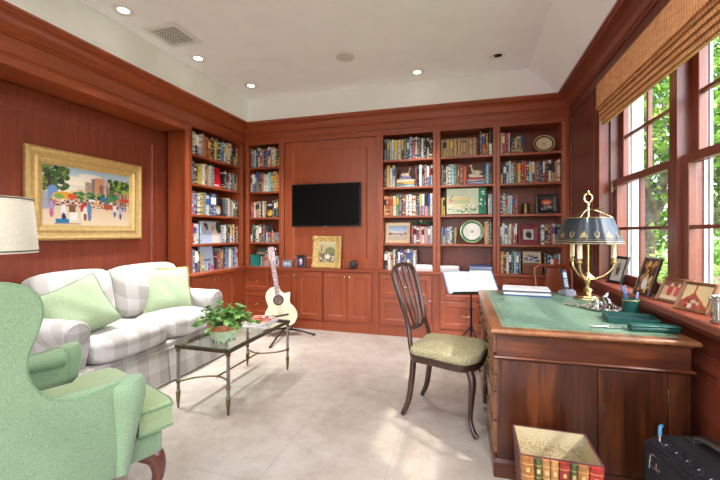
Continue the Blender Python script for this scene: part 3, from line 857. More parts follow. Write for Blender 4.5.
# beach picture in the bookcase beside the television
a = canvas(30, 44, '#dfe6ee'); pgrad(a, 0, .5, '#8fb4de', '#e9eef2'); pgrad(a, .5, 1, '#e6dcd2', '#d9c5ae'); prect(a, .0, .55, 1, .6, '#a67764'); pspeck(a, rg, .05, .52, .95, .66, ['#a3573f', '#f2ece6', '#63452f', '#d9b59c'], 34, (.02, .05)); pell(a, .48, .3, .03, .05, '#4a5a6a')
frame('picture_frame', 'framed beach picture with a cream mat in the bookcase beside the television', 'picture frame', BACK(-.84, -.085, SH[1]+.001), .315, .26, .012, plain('cream_frame', '#dcc3a0', .5), a, lean=.12, mount=(FR_MAT, .032))
# print in the middle bookcase
a = canvas(40, 60, '#cdd6be'); prect(a, .83, 0, 1, 1, '#2c8468'); prect(a, .0, .0, .83, .25, '#d5ddc4'); pell(a, .3, .55, .4, .25, '#dcd5ae'); prect(a, .18, .36, .62, .46, '#d7c08d'); prect(a, .2, .46, .6, .62, '#b9bf95'); prect(a, .02, .52, .2, .62, '#e7b7a4')
pspeck(a, rg, .05, .68, .8, .95, ['#e9ecd6', '#6b8467', '#e3dcae', '#93a887'], 46, (.02, .035)); pspeck(a, rg, .86, .05, .98, .95, ['#7fbf9f', '#e9efe0', '#1f6d55'], 24, (.015, .03)); pspeck(a, rg, .06, .3, .18, .5, ['#c9a083', '#8b8f70'], 8, (.02, .04))
frame('framed_print', 'wide pale green print in a dark frame filling the third shelf of the middle bookcase', 'picture frame', BACK(-.022, -.03, SH[2]+.001), .465, .320, .012, FR_WOOD, a, lean=.03)
# bookcase nearest the window
a = canvas(26, 26, '#241d1c'); pell(a, .5, .32, .42, .26, '#d9603f'); pell(a, .5, .36, .25, .1, '#e9b9a0'); pspeck(a, rg, .1, .6, .9, .95, ['#d9cfc8', '#4a3b38', '#9a8a80'], 26, (.05, .09))
frame('picture_frame', 'small black frame with a red picture in the bookcase nearest the window', 'picture frame', BACK(.845, -.09, SH[2]+.001), .225, .225, .048, FR_BLACK, a, lean=.15)
a = canvas(26, 22, '#d3d1cc'); pell(a, .42, .5, .2, .3, '#3a3a3c'); pell(a, .62, .55, .2, .35, '#2c2c30'); pell(a, .42, .2, .1, .12, '#8e8a86'); pell(a, .62, .25, .1, .12, '#6d6a68')
frame('picture_frame', 'red leather frame with a black and white photo in the bookcase nearest the window', 'picture frame', BACK(.655, -.075, SH[1]+.001), .215, .225, .055, FR_RED, a, lean=.14)
bx = thing('keepsake_box', 'plain brown box on the counter of the bookcase nearest the window', 'box', BACK(.69, -.12, CT))
b = BM(); box(b, -.105, .105, -.07, .07, .0005, .085, .004); mk('body', b, plain('brown_board', '#7d4a32', .6, 0, .1), bx)
b = BM(); box(b, -.108, .108, -.073, .073, .0855, .108, .004); mk('lid', b, plain('brown_board_lid', '#86523a', .6, 0, .1), bx)
a = canvas(22, 34, '#cfc6c0'); pspeck(a, rg, .05, .15, .95, .55, ['#e2b79b', '#c89070', '#6d5a60'], 14, (.05, .08)); pspeck(a, rg, .05, .5, .95, .95, ['#6f7db0', '#e9e6ea', '#b46a6a', '#3d4560'], 24, (.06, .1))
frame('picture_frame', 'small gilt-edged group photo standing on the brown box', 'picture frame', BACK(.69, -.09, CT+.109), .20, .14, .014, GOLDFRAME, a, lean=.12)
# counter under the television
a = canvas(16, 22, '#7f9fb8'); pell(a, .3, .5, .15, .3, '#e6ddd6'); pell(a, .7, .5, .15, .3, '#d7c1b0')
frame('picture_frame', 'tiny pewter double photo frame next to the guitar head on the counter', 'picture frame', (-2.30, 4.425, CT+.001), .135, .095, .014, FR_GREY, a, lean=.12)
a = canvas(26, 20, '#2e2440'); pell(a, .5, .55, .28, .35, '#d9c8d8'); pell(a, .55, .35, .18, .16, '#e9d9d0'); pell(a, .35, .7, .16, .2, '#b04a8a')
frame('picture_frame', 'small dark brown frame with a purple portrait beside the gilt frame', 'picture frame', (-2.105, 4.415, CT+.001), .135, .165, .024, FR_WOOD, a, lean=.12)
# carved gilt frame with small painting
a = canvas(44, 34, '#d9c69a'); pgrad(a, 0, .5, '#d9cfae', '#c2a874'); pgrad(a, .5, 1, '#9c9a72', '#bfa878'); prect(a, .12, .12, .40, .55, '#cdb98c'); prect(a, .2, .2, .26, .5, '#6f6243'); pell(a, .7, .5, .3, .25, '#8b8a60'); pspeck(a, rg, .05, .55, .95, .95, ['#5a4b3d', '#e9e0c8', '#8c6a5a', '#cfc0a0', '#41464a'], 60, (.025, .05)); pell(a, .55, .72, .12, .1, '#efe9d8')
gf = frame('gilt_frame', 'ornate carved gilt frame with a small street painting under the television', 'picture frame', (-1.735, 4.392, CT+.001), .385, .415, .075, GOLDCARVE, a, t=.03, lean=.10, easel=False)
b = BM(); R = Matrix.Rotation(-.10, 4, 'X'); rr = random.Random(4)
for i in range(64):
    t = i/64*4; k = int(t); f = t-k
    x, z = [(-.1925+.385*f, 0), (.1925, .415*f), (.1925-.385*f, .415), (-.1925, .415-.415*f)][k]
    x *= .90; z = .02+z*.905; v = R @ Vector((x, -.004, z)); sphere(b, v, rr.uniform(.012, .019), (1, .6, 1), u=8, v=5)
for sx in (-1, 1):
    for z in (.03, .385):
        v = R @ Vector((sx*.165, -.008, z)); sphere(b, v, .034, (1, .45, 1), u=10, v=6)
mk('carving', b, GOLDCARVE, gf, True)
# small black desk clock
ck = thing('small_clock', 'small round black clock on the counter under the television', 'clock', (-1.375, 4.415, CT))
b = BM()
tube(b, [(0, -.018, .062), (0, -.014, .062), (0, .014, .062), (0, .018, .062)], [.044, .05, .05, .044], 24); box(b, -.035, .035, -.02, .02, .0005, .018, .005); mk('case', b, BLACK, ck, True)
b = BM(); tube(b, [(0, -.0195, .062), (0, -.019, .062)], [.036, .036], 24); mk('dial', b, plain('dark_dial', '#2c2d31', .3), ck)
b = BM(); box(b, -.002, .002, -.0215, -.020, .06, .088); box(b, -.001, .022, -.0215, -.020, .060, .064); mk('hand', b, SILVER, ck)

# plates ----------------------------------------------------------------------
def plate(label, a, z, rx, rz, cols, lean=.2, o=-.10):
    r = thing('display_plate', label, 'plate', BACK(a, o, z+.001))
    R = Matrix.Translation((0, 0, .012)) @ Matrix.Rotation(PI/2-lean, 4, 'X')
    L = [(.0, .006), (.55, .004), (.62, .002), (.985, -.012), (1.0, -.011)]
    def ring(rad, h): return [R @ Vector((rx*rad*math.cos(2*PI*k/40), rz+rz*rad*math.sin(2*PI*k/40), h)) for k in range(40)]
    segs = [[(1.0, .000), (1.0, .011), (.93, .008)], [(.93, .008), (.74, .003)], [(.74, .003), (.66, .000), (.02, .0)]]
    nm = ['rim', 'band', 'centre']
    for s, n_, c in zip(segs, nm, cols):
        b = BM(); rings(b, [ring(q, h) for q, h in s], False, n_ == 'centre'); mk(n_, b, c, r, True)
    b = BM(); rings(b, [ring(1.0, .000), ring(.6, -.006)], False, True); mk('back', b, cols[0], r, True)
    b = BM()
    for k in range(5):
        p = R @ Vector((rx*.10*math.cos(k*1.256), rz+rz*.10*math.sin(k*1.256), .0012)); sphere(b, p, rx*.055, (1, .2, 1), u=8, v=5)
    mk('motif', b, plain('plate_motif', '#8a8674', .4), r)
    b = BM()
    for sx in (-1, 1): tube(b, [(sx*.04, -.03, .0045), (sx*.04, -.022, .02), (sx*.04, -.028, .0045), (sx*.03, .06, .004), (sx*.015, .05, rz*1.0)], .004, 6)
    mk('easel', b, CHAIRW, r, True)
    return r
CREAMG = plain('cream_china', '#f0ece0', .15, 0, .02); GREENB = plain('green_china_band', '#3f8455', .2, 0, .15, 50); OLIVEB = plain('olive_china_band', '#6b5f22', .2, 0, .2, 50); GOLDG = plain('gilt_china_rim', '#d8cc92', .25, .3, .1); IVORY = plain('ivory_china', '#e3d6b6', .2, 0, .03)
plate('round white plate with a green band standing in the middle bookcase',   .045, SH[1], .134, .134, [GOLDG, GREENB, CREAMG], .15, -.085)
plate('oval cream plate with an olive band in the bookcase nearest the window', .825, SH[4], .110, .104, [IVORY, OLIVEB, IVORY], .3, -.12)

# other objects on the shelves ------------------------------------------------
t = thing('storage_box', 'low teal box under the dark hat in the corner bookcase', 'box', BACK(-2.812, -.11, CT))
b = BM(); box(b, -.068, .068, -.085, .085, .0005, .135, .004); mk('body', b, plain('teal_card', '#17857a', .5, 0, .08), t)
b = BM(); box(b, -.070, .070, -.088, .088, .136, .150, .003); mk('lid', b, plain('teal_card_lid', '#1b9084', .5, 0, .08), t)
t = thing('dark_hat', 'dark brimmed hat resting on the teal box in the corner bookcase', 'hat', BACK(-2.74, -.11, CT+.151))
b = BM(); lathe(b, [(.12, .0), (.122, .006), (.088, .016), (.084, .055), (.07, .085), (.04, .098), (.0, .10)], (0, 0, 0)); mk('crown', b, plain('dark_felt', '#3b3a34', .9, 0, .2), t, True)
b = BM(); lathe(b, [(.0885, .018), (.0895, .022), (.0875, .034), (.0865, .034)], (0, 0, 0), caps=False); mk('hat_band', b, plain('hat_band_cloth', '#8c7d55', .8, 0, .2), t, True)
t = thing('small_figurine', 'tiny pale figurine on the low books in the corner bookcase', 'figurine', BACK(-2.585, -.10, SH[1]+.1425))
b = BM(); lathe(b, [(.018, 0), (.018, .008), (.008, .012), (.013, .03), (.006, .045), (.01, .055), (.0, .066)]); mk('body', b, SILVER, t, True)
t = thing('brass_canister', 'brass ribbed canister on the third shelf of the bookcase nearest the window', 'canister', BACK(.625, -.09, SH[2]))
b = BM(); lathe(b, [(.040, .0005), (.042, .004), (.040, .012), (.041, .05), (.040, .098), (.042, .106)]); mk('body', b, OLDBRASS, t, True)
b = BM(); lathe(b, [(.044, .106), (.044, .118), (.03, .126), (.008, .128), (.009, .138), (.0, .142)]); mk('lid', b, OLDBRASS, t, True)
# green ornaments lying on the low books next to the beach picture
t = thing('green_ornament', 'dark green leafy ornament lying on low books beside the beach picture', 'ornament', BACK(-.52, -.10, SH[1]+.2255))
b = BM(); rr = random.Random(5)
for k in range(26):
    c = Vector((rr.uniform(-.10, .10), rr.uniform(-.03, .03), .018+rr.uniform(0, .03)*(1-abs(k-13)/20))); sphere(b, c, .018, (1.3, .8, .55), u=8, v=5)
mk('foliage', b, plain('dark_green_leaf', '#24503a', .6, 0, .3), t, True)
b = BM(); sphere(b, (-.03, -.025, .045), .016); mk('gilt_bud', b, GOLDFRAME, t, True)

def papers(label, M, a, o, z, w, d, n, yaw=0, cols=(PAPER,), t=.009, cat='papers'):
    r = thing('paper_stack', label, cat, M(a, o, z), yaw)
    rr = random.Random(label)
    for k in range(n):
        b = BM(); W = w*rr.uniform(.9, 1); D = d*rr.uniform(.92, 1); T = Matrix.Rotation(rr.uniform(-.05, .05), 4, 'Z')
        box(b, -W/2, W/2, -D/2, D/2, .0005+k*t, (k+1)*t-.0008, .001, 1, T)
        mk('sheaf', b, cols[k % len(cols)], r)
    return r
BLUEC = plain('blue_folder_card', '#3e5f96', .5, 0, .08)
papers('sloping white papers at the foot of the bookcase beside the television', BACK, -.51, -.06, CT, .21, .22, 5, .1, (PAPER,), .014)
papers('white paper pile on the left of the middle bookcase counter', BACK, -.20, -.05, CT, .215, .22, 5, -.05, (PAPER,), .013)
papers('paper pile with a blue folder on top behind the music stand', BACK, .14, -.05, CT, .25, .22, 6, .03, (PAPER, PAPER, PAPER, BLUEC, PAPER, BLUEC), .013)

# television ------------------------------------------------------------------
tv = thing('television', 'wide black flat television hung on the wall panel', 'television', (-1.76, 4.443, 1.32))
b = BM(); box(b, -.472, .472, -.012, .022, .0, .555, .006); box(b, -.2, .2, .02, .03, .12, .42); mk('casing', b, BLACK, tv)
b = BM(); box(b, -.462, .462, -.0135, -.011, .016, .546); mk('screen', b, SCREEN, tv)
b = BM(); box(b, -.022, .022, -.0145, -.012, .004, .011); mk('badge', b, SILVER, tv)

# ceiling fittings ------------------------------------------------------------
def downlight(x, y, label, on=True, power=28, spread=61):
    r = thing('recessed_downlight', label, 'ceiling light', (x, y, ZC), 0, 'recessed ceiling downlights')
    b = BM(); lathe(b, [(.040, -.002), (.050, -.007), (.078, -.006), (.080, -.001)], caps=False, seg=32); mk('trim_ring', b, WHITEPLASTIC, r, True)
    b = BM(); lathe(b, [(.0, -.0035), (.040, -.0030)], caps=False, seg=32); mk('lens', b, LENS if on else DARKHOLE, r)
    if not on: return r
    ld = bpy.data.lights.new('downlight_lamp', 'AREA'); ld.shape = 'DISK'; ld.size = .10; ld.energy = power; ld.color = (.965, .985, 1)
    ld.spread = math.radians(spread)
    lo = bpy.data.objects.new('downlight_lamp', ld); COL.objects.link(lo); lo.parent = r; lo.location = (0, 0, -.012)
    return r
DL = 7
downlight(-2.61, 2.28, 'lit downlight nearest the camera, beyond the sofa side, left of the air vent', power=DL)
downlight(-2.61, 3.12, 'lit downlight just past the air vent above the sofa side', power=DL)
downlight(-2.49, 3.88, 'lit downlight in the back left corner of the ceiling', power=DL)
downlight(-.534, 4.06, 'lit downlight above the bookcases beside the television', power=DL)
downlight(.286, 3.90, 'unlit downlight with a dark middle near the window side of the ceiling', on=False)
for x in (-2.5, -1.1, .2):
    for y in (1.2, -.2, -1.6):
        if x < -2 and y > 1: continue
        downlight(x, y, 'added fill downlight in the ceiling out of view', power=10, spread=175)  # extra lamps out of view, added to fill the room with light
sp = thing('ceiling_speaker', 'round white speaker grille in the middle of the ceiling', 'speaker', (-1.18, 3.51, ZC))
b = BM(); lathe(b, [(.098, -.001), (.098, -.007), (.088, -.009), (.086, -.005)], caps=False, seg=40); mk('ring', b, WHITEPLASTIC, sp, True)
b = BM(); lathe(b, [(.0, -.0065), (.06, -.0062), (.088, -.005)], caps=False, seg=40); mk('grille', b, GREYGRILLE, sp, True)
vt = thing('air_vent', 'square white air vent with a dark grid in the ceiling', 'vent', (-2.515, 2.69, ZC))
b = BM(); s = .175; i = .125
rings(b, [[(-k, -k, z), (k, -k, z), (k, k, z), (-k, k, z)] for k, z in ((s, -.001), (s-.004, -.009), (i+.004, -.012), (i, -.004))], False, False); mk('frame', b, WHITEPLASTIC, vt)
b = BM(); box(b, -i, i, -i, i, -.004, -.0015); mk('duct', b, plain('dark_duct', '#55534f', .8), vt)
b = BM()
for k in range(9): x = -i+.014+k*.0278; box(b, x-.0035, x+.0035, -i, i, -.010, -.005)
for k in range(9): x = -i+.014+k*.0278; box(b, -i, i, x-.0035, x+.0035, -.010, -.005)
mk('grid', b, WHITEPLASTIC, vt)

# ------------------------------------------------------------------ the painting over the sofa
rg = random.Random(21)
a = canvas(84, 132, '#e6d9c4')
pgrad(a, 0, .45, '#a9c4dd', '#f0dfc0'); pgrad(a, .45, .62, '#dfc3a0', '#d8b898'); pgrad(a, .62, 1, '#dcc0a2', '#ecd6b8')
pell(a, .36, .22, .16, .08, '#f3e7d2'); pell(a, .5, .12, .14, .05, '#efe6da')
for x, w, y, c in ((.44, .10, .22, '#b49a84'), (.52, .05, .15, '#8d7a78'), (.56, .10, .13, '#d79a78'), (.61, .05, .26, '#9c6a5c'), (.36, .07, .36, '#d8b48c'), (.66, .09, .14, '#c9b8b0'), (.28, .09, .40, '#e3cdb4'), (.70, .3, .30, '#b9907c')):
    prect(a, x, y, x+w, .6, c)
    for _ in range(10): u, v = rg.uniform(x, x+w*.85), rg.uniform(y+.03, .52); prect(a, u, v, u+w*.12, v+.02, '#6d5a5c', .6)
pspeck(a, rg, .28, .42, .80, .58, ['#3f7048', '#5d8a4a', '#2e5a3c', '#86a85a', '#3f7048'], 90, (.012, .03))
pspeck(a, rg, .0, .0, .25, .40, ['#3d5535', '#54703c', '#2f4230', '#7f8c4c', '#46603a'], 150, (.014, .034))
prect(a, .06, .2, .085, .7, '#4a3a34'); prect(a, .0, .45, .10, .74, '#8d9cb4', .8); pell(a, .10, .42, .05, .09, '#6f8fc4')
for x in (.70, .76, .90, .94): prect(a, x, .25, x+.018, .72, '#7a5a48')
pspeck(a, rg, .74, .14, .99, .34, ['#6f8f3c', '#3f6a3a', '#a4b04e', '#2f5434'], 90, (.015, .034))
for x, y, rx, ry, c in ((.22, .49, .12, .06, '#e2a23c'), (.30, .50, .05, .05, '#d4553a'), (.16, .51, .05, .045, '#7fa04e'), (.52, .55, .045, .03, '#f0ebe2'), (.66, .50, .04, .04, '#2f73b4'), (.80, .46, .06, .035, '#2f8a54'), (.93, .50, .07, .04, '#c8502f'), (.60, .56, .03, .02, '#f1e3c8')):
    pell(a, x, y, rx, ry, c)
pspeck(a, rg, .08, .56, .98, .68, ['#c4483a', '#e8dccf', '#d98a5c', '#3d4f8a', '#e4b48e', '#a23a34', '#f2e6d4', '#6d4a3a', '#5f86b8'], 190, (.008, .016))
def person_dab(x, y, s, c0, c1): pell(a, x, y-.10*s, .014*s, .026*s, '#a5684c'); pell(a, x, y, .026*s, .085*s, c0); pell(a, x, y+.12*s, .020*s, .075*s, c1)
person_dab(.21, .74, 1.1, '#e5e2e6', '#33406c'); person_dab(.41, .70, 1.0, '#c8363a', '#e8dfd4'); person_dab(.49, .71, 1.1, '#5f86b8', '#6f80b0'); person_dab(.09, .68, 1.0, '#b58fc0', '#c06a8a'); person_dab(.44, .74, .9, '#ecdfd0', '#8a4a3a'); person_dab(.80, .68, .8, '#dfe3ee', '#4c639c'); person_dab(.88, .72, .8, '#a8bfe0', '#3f5a90')
prect(a, .13, .90, .27, .97, '#2f7fa8'); prect(a, .28, .78, .36, .92, '#efe9e4'); prect(a, .27, .66, .34, .78, '#7a5a3c'); prect(a, .66, .60, .76, .70, '#b0553a'); prect(a, .12, .97, .40, .99, '#b4989a')
PY0, PY1, PZ0, PZ1 = 2.00, 3.05, 1.18, 1.931
pt = thing('framed_painting', 'large gilt-framed painting of a busy market street above the sofa', 'painting', (-3.281, (PY0+PY1)/2, (PZ0+PZ1)/2))
W, H = PY1-PY0, PZ1-PZ0
prof_ = [(0, 0), (0, .030), (.010, .044), (.024, .046), (.036, .036), (.066, .028), (.078, .036), (.090, .036), (.100, .024), (.128, .014), (.130, .008), (.130, 0)]
b = BM(); L = []
for i, d in prof_: L.append([(d, -W/2+i, -H/2+i), (d, W/2-i, -H/2+i), (d, W/2-i, H/2-i), (d, -W/2+i, H/2-i)])
rings(b, L, True, True); mk('frame', b, GOLDFRAME, pt)
picture('canvas', a, W-.258, H-.258, pt, lambda x, z: (.0085, x, z))
b = BM(); rr = random.Random(8)
for k in range(120):
    t = k/120*4; q = int(t); f = t-q; i = .017
    y, z = [(-W/2+i+(W-2*i)*f, -H/2+i), (W/2-i, -H/2+i+(H-2*i)*f), (W/2-i-(W-2*i)*f, H/2-i), (-W/2+i, H/2-i-(H-2*i)*f)][q]
    sphere(b, (.045, y, z), .006, u=6, v=4)
mk('beading', b, GOLDFRAME, pt, True)

# ------------------------------------------------------------------ sofa
SY0, SY1 = 1.71, 3.30
so = thing('sofa', 'cream and grey plaid two-cushion sofa in the panelled niche', 'sofa', (-2.85, 2.505, 0))
b = BM(); box(b, -3.22, -2.41, SY0+.03, SY1-.03, .02, .33, .02, 3)
mk('base', b, PLAID, so, world=True)
b = BM()                                                # skirt, slightly flared, with box pleats
for x0, x1, y0, y1 in ((-2.412, -2.392, SY0+.01, 2.50), (-2.412, -2.392, 2.51, SY1-.01)):
    prism(b, [(x0, .28), (x1, .28), (x1+.022, .012), (x0+.022, .012)], lambda x, z, d: (x, d, z), y0, y1, .006)
for y in (SY0, SY1-.02): prism(b, [(-3.2, .28), (-2.4, .28), (-2.38, .012), (-3.2, .012)], lambda x, z, d: (x, d, z), y, y+.02, .004)
mk('skirt', b, PLAID, so, True, world=True)
b = BM(); box(b, -2.395, -2.380, SY0+.02, SY1-.02, .275, .287, .005); mk('piping', b, PLAID, so, world=True)
b = BM(); prism(b, [(-3.24, .1), (-2.98, .1), (-2.98, .55), (-3.04, .80), (-3.10, .85), (-3.20, .85), (-3.24, .80)], lambda x, z, d: (x, d, z), SY0+.06, SY1-.06, .03, seg=3); mk('back', b, PLAID, so, True, world=True)
for yc, nm in ((SY0+.095, 0), (SY1-.095, 1)):
    b = BM()
    pts = [(-.065, .30), (.065, .30), (.07, .50)]
    for k in range(11): an = -.5+k/10*(PI+1.0); pts.append((.098*math.cos(an), .575+.09*math.sin(an)))
    pts.append((-.07, .50))
    prism(b, pts, lambda y, z, d, yc=yc: (d, yc+y, z), -3.20, -2.455, .018, seg=3)
    prism(b, [(-.065, .02), (.065, .02), (.07, .34), (-.07, .34)], lambda y, z, d, yc=yc: (d, yc+y, z), -3.20, -2.43, .02, seg=3)
    am = mk('arm', b, PLAID, so, True, world=True)
    b = BM(); ring = [(-2.448, yc+.078*math.cos(q), .575+.072*math.sin(q)) for q in (2*PI*k/24 for k in range(24))]
    tube(b, ring, .006, 8, closed=True); mk('piping', b, PLAID, am, True, world=True)
    b = BM(); n_ = 24
    rings(b, [[(-2.456, yc+.078*math.cos(q), .575+.072*math.sin(q)) for q in (2*PI*k/n_ for k in range(n_))], [(-2.444, yc+.07*math.cos(q), .575+.065*math.sin(q)) for q in (2*PI*k/n_ for k in range(n_))], [(-2.438, yc+.03*math.cos(q), .575+.03*math.sin(q)) for q in (2*PI*k/n_ for k in range(n_))]])
    mk('arm_front', b, PLAID, am, True, world=True)
ym = 2.555
for y0, y1 in ((SY0+.17, ym), (ym, SY1-.17)):
    b = BM(); puff(b, (-2.67, (y0+y1)/2, .415), (.30, (y1-y0)/2-.004, .088), 5, (0.0, 0, .45)); mk('seat_cushion', b, PLAID, so, True, world=True)
ymb = 2.43
for y0, y1 in ((SY0+.11, ymb), (ymb, SY1-.13)):
    b = BM(); T = Matrix.Translation((-2.945, (y0+y1)/2, .715)) @ Matrix.Rotation(-.2, 4, 'Y')
    puff(b, (0, 0, 0), (.095, (y1-y0)/2-.003, .225), 6, (.6, .0, .06), T=T); mk('back_cushion', b, PLAID, so, True, world=True)

def throw(label, loc, w, t, rot, fringe, mat=PILLOWG):
    r = thing('throw_pillow', label, 'pillow', loc); r.rotation_euler = rot
    b = BM(); e = pillow(b, w, t); mk('cushion', b, mat, r, True)
    b = BM()
    if fringe:
        rr = random.Random(2)
        for k in range(len(e)):
            p = Vector(e[k]); q = Vector(e[(k+1) % len(e)])
            for f in (0, .33, .66):
                s = p.lerp(q, f); d = s.normalized()*rr.uniform(.014, .026); d.y += rr.uniform(-.008, .008)
                tube(b, [s*.985, s+d], [.006, .003], 5)
        mk('fringe', b, FRINGE, r, True)
    else:
        tube(b, e, .005, 6, closed=True); mk('piping', b, PIPING, r, True)
    return r
throw('pale green pillow tipped onto its corner at the near end of the sofa', (-2.70, 1.985, .690), .20, .085, (math.radians(-24), math.radians(-24), math.radians(62)), False)
throw('square pale green pillow with gold fringe at the far end of the sofa', (-2.765, 2.885, .695), .212, .085, (math.radians(-20), math.radians(2), math.radians(66)), True)

# ------------------------------------------------------------------ glass coffee table
TX0, TX1, TY0, TY1 = -2.0, -1.55, 2.15, 3.05
ct = thing('coffee_table', 'glass-topped coffee table with steel legs in front of the sofa', 'table', ((TX0+TX1)/2, (TY0+TY1)/2, 0))
b = BM()
for x0, x1, y0, y1 in ((TX0, TX1, TY0, TY0+.022), (TX0, TX1, TY1-.022, TY1), (TX0, TX0+.022, TY0+.022, TY1-.022), (TX1-.022, TX1, TY0+.022, TY1-.022)): box(b, x0, x1, y0, y1, .425, .450, .003)
mk('rim', b, plain('bronze_rim', '#5b5242', .35, .8, .15), ct, world=True)
b = BM(); box(b, TX0+.012, TX1-.012, TY0+.012, TY1-.012, .4505, .4575, .002); mk('glass_top', b, TABLEGLASS, ct, world=True)
for x in (TX0+.018, TX1-.018):
    for y in (TY0+.018, TY1-.018):
        b = BM(); cyl(b, (x, y, .11), (x, y, .425), .0115, seg=14); lg = mk('leg', b, STEEL, ct, True, world=True)
        b = BM(); lathe(b, [(.005, 0), (.008, .012), (.0135, .075), (.0165, .085), (.0125, .095), (.0165, .105), (.0165, .115), (.012, .12)], (x, y, 0), 14)
        mk('brass_foot', b, OLDBRASS, lg, True, world=True)
        b = BM(); lathe(b, [(.012, .175), (.0165, .18), (.0165, .195), (.012, .20)], (x, y, 0), 14); mk('brass_collar', b, OLDBRASS, lg, True, world=True)
        b = BM(); lathe(b, [(.012, .398), (.0155, .402), (.0155, .424), (.012, .426)], (x, y, 0), 14); mk('brass_cap', b, OLDBRASS, lg, True, world=True)
for y, s in ((TY0+.018, 1), (TY1-.018, -1)):
    b = BM(); tube(b, smooth_pts([(TX0+.018, y, .185), (TX0+.09, y+s*.10, .185), ((TX0+TX1)/2, y+s*.16, .185), (TX1-.09, y+s*.10, .185), (TX1-.018, y, .185)], 6), .0065, 10); mk('curved_stretcher', b, OLDBRASS, ct, True, world=True)
b = BM(); xm = (TX0+TX1)/2; cyl(b, (xm, TY0+.178, .185), (xm, TY1-.178, .185), .0065); sphere(b, (xm, TY0+.178, .185), .012); sphere(b, (xm, TY1-.178, .185), .012); mk('stretcher', b, OLDBRASS, ct, True, world=True)

# plant ------------------------------------------------------------------
pl = thing('potted_ivy', 'ivy in a pale green and terracotta pot on the glass coffee table', 'potted plant', (-1.71, 2.31, .458)); pl.scale = (1.27, 1.27, 1.15)
b = BM(); lathe(b, [(.046, .0005), (.060, .006), (.079, .072), (.082, .080), (.0795, .080)], seg=32); mk('pot', b, plain('mint_glaze', '#bcd0a8', .3, 0, .08), pl, True)
b = BM(); rr = random.Random(9)
for k in range(16):
    q = 2*PI*k/16+rr.uniform(-.1, .1); z = rr.uniform(.006, .03); r0 = .0615+.0185*(z/.075)
    sphere(b, (r0*math.cos(q), r0*math.sin(q), z*.8+.004), .008, (.5, .9, rr.uniform(.8, 1.8)), u=8, v=6)
mk('glaze_drip', b, plain('dark_glaze_drip', '#6d7566', .4, 0, .2), pl, True)
b = BM(); lathe(b, [(.0825, .078), (.086, .082), (.089, .112), (.084, .116), (.078, .112), (.076, .098)], seg=32, caps=False); mk('pot_rim', b, TERRA, pl, True)
b = BM(); lathe(b, [(.0, .102), (.079, .100)], seg=24, caps=False); mk('soil', b, plain('soil', '#3b2c22', .95, 0, .3), pl)
def leaf(bm, p, d, s, roll, mi=0):
    d = d.normalized(); up = Vector((0, 0, 1)); x = d.cross(up)
    if x.length < .1: x = Vector((1, 0, 0))
    x.normalize(); n = x.cross(d); R = Matrix.Rotation(roll, 3, d); x = R @ x; n = R @ n
    o = [(0, 0), (.28, -.12), (.55, .10), (.38, .32), (.46, .62), (.18, .62), (0, 1.0), (-.18, .62), (-.46, .62), (-.38, .32), (-.55, .10), (-.28, -.12)]
    c = bm.verts.new(p+d*s*.4-n*s*.05)
    vs = [bm.verts.new(p+x*u*s+d*v*s+n*s*(.10*abs(u)*2-.16*v*v)) for u, v in o]
    for i in range(len(vs)): bm.faces.new((c, vs[i], vs[(i+1) % len(vs)])).material_index = mi
def leafmat(n, c0, c1, c2, scale=25, tr=.25):
    m, nt, bb = new_mat(n); nn = noise(nt, texco(nt), scale, 2)
    rp = ramp(nt, nn, [(.32, c0), (.5, c1), (.68, c2)]); nt.links.new(rp.outputs[0], bb.inputs['Base Color'])
    bb.inputs['Roughness'].default_value = .5; bb.inputs['Specular IOR Level'].default_value = .3
    out = [x for x in nt.nodes if x.type == 'OUTPUT_MATERIAL'][0]
    t = N(nt, 'ShaderNodeBsdfTranslucent'); nt.links.new(rp.outputs[0], t.inputs[0])
    mx = N(nt, 'ShaderNodeMixShader'); mx.inputs[0].default_value = tr
    nt.links.new(bb.outputs[0], mx.inputs[1]); nt.links.new(t.outputs[0], mx.inputs[2]); nt.links.new(mx.outputs[0], out.inputs[0])
    return m
IVY = leafmat('ivy_leaf', '#2f5f2a', '#6a9e4a', '#bcd890', 22)
b = BM(); st = BM(); rr = random.Random(14)
for k in range(64):
    q = rr.uniform(0, 2*PI); R_ = rr.uniform(.03, .17)*(1.1 if math.cos(q-.9) > 0 else 1); h = .16+rr.uniform(-.02, .075)-max(0, R_-.09)*.95
    p0 = Vector((.05*math.cos(q)*rr.random(), .05*math.sin(q)*rr.random(), .10)); p2 = Vector((R_*math.cos(q), R_*math.sin(q), h)); p1 = (p0+p2)/2+Vector((0, 0, .05))
    pts = [p0.lerp(p1, t).lerp(p1.lerp(p2, t), t) for t in (0, .25, .5, .75, 1)]; tube(st, pts, .0016, 5)
    for t in (pts[2], pts[3], p2, p2):
        d = Vector((math.cos(q)+rr.uniform(-.8, .8), math.sin(q)+rr.uniform(-.8, .8), rr.uniform(-.5, .35)))
        leaf(b, t+Vector((rr.uniform(-.012, .012), rr.uniform(-.012, .012), rr.uniform(-.006, .012))), d, rr.uniform(.026, .044), rr.uniform(-.6, .6))
mk('foliage', b, IVY, pl); mk('stem', st, plain('ivy_stem', '#6d7f45', .6), pl, True)

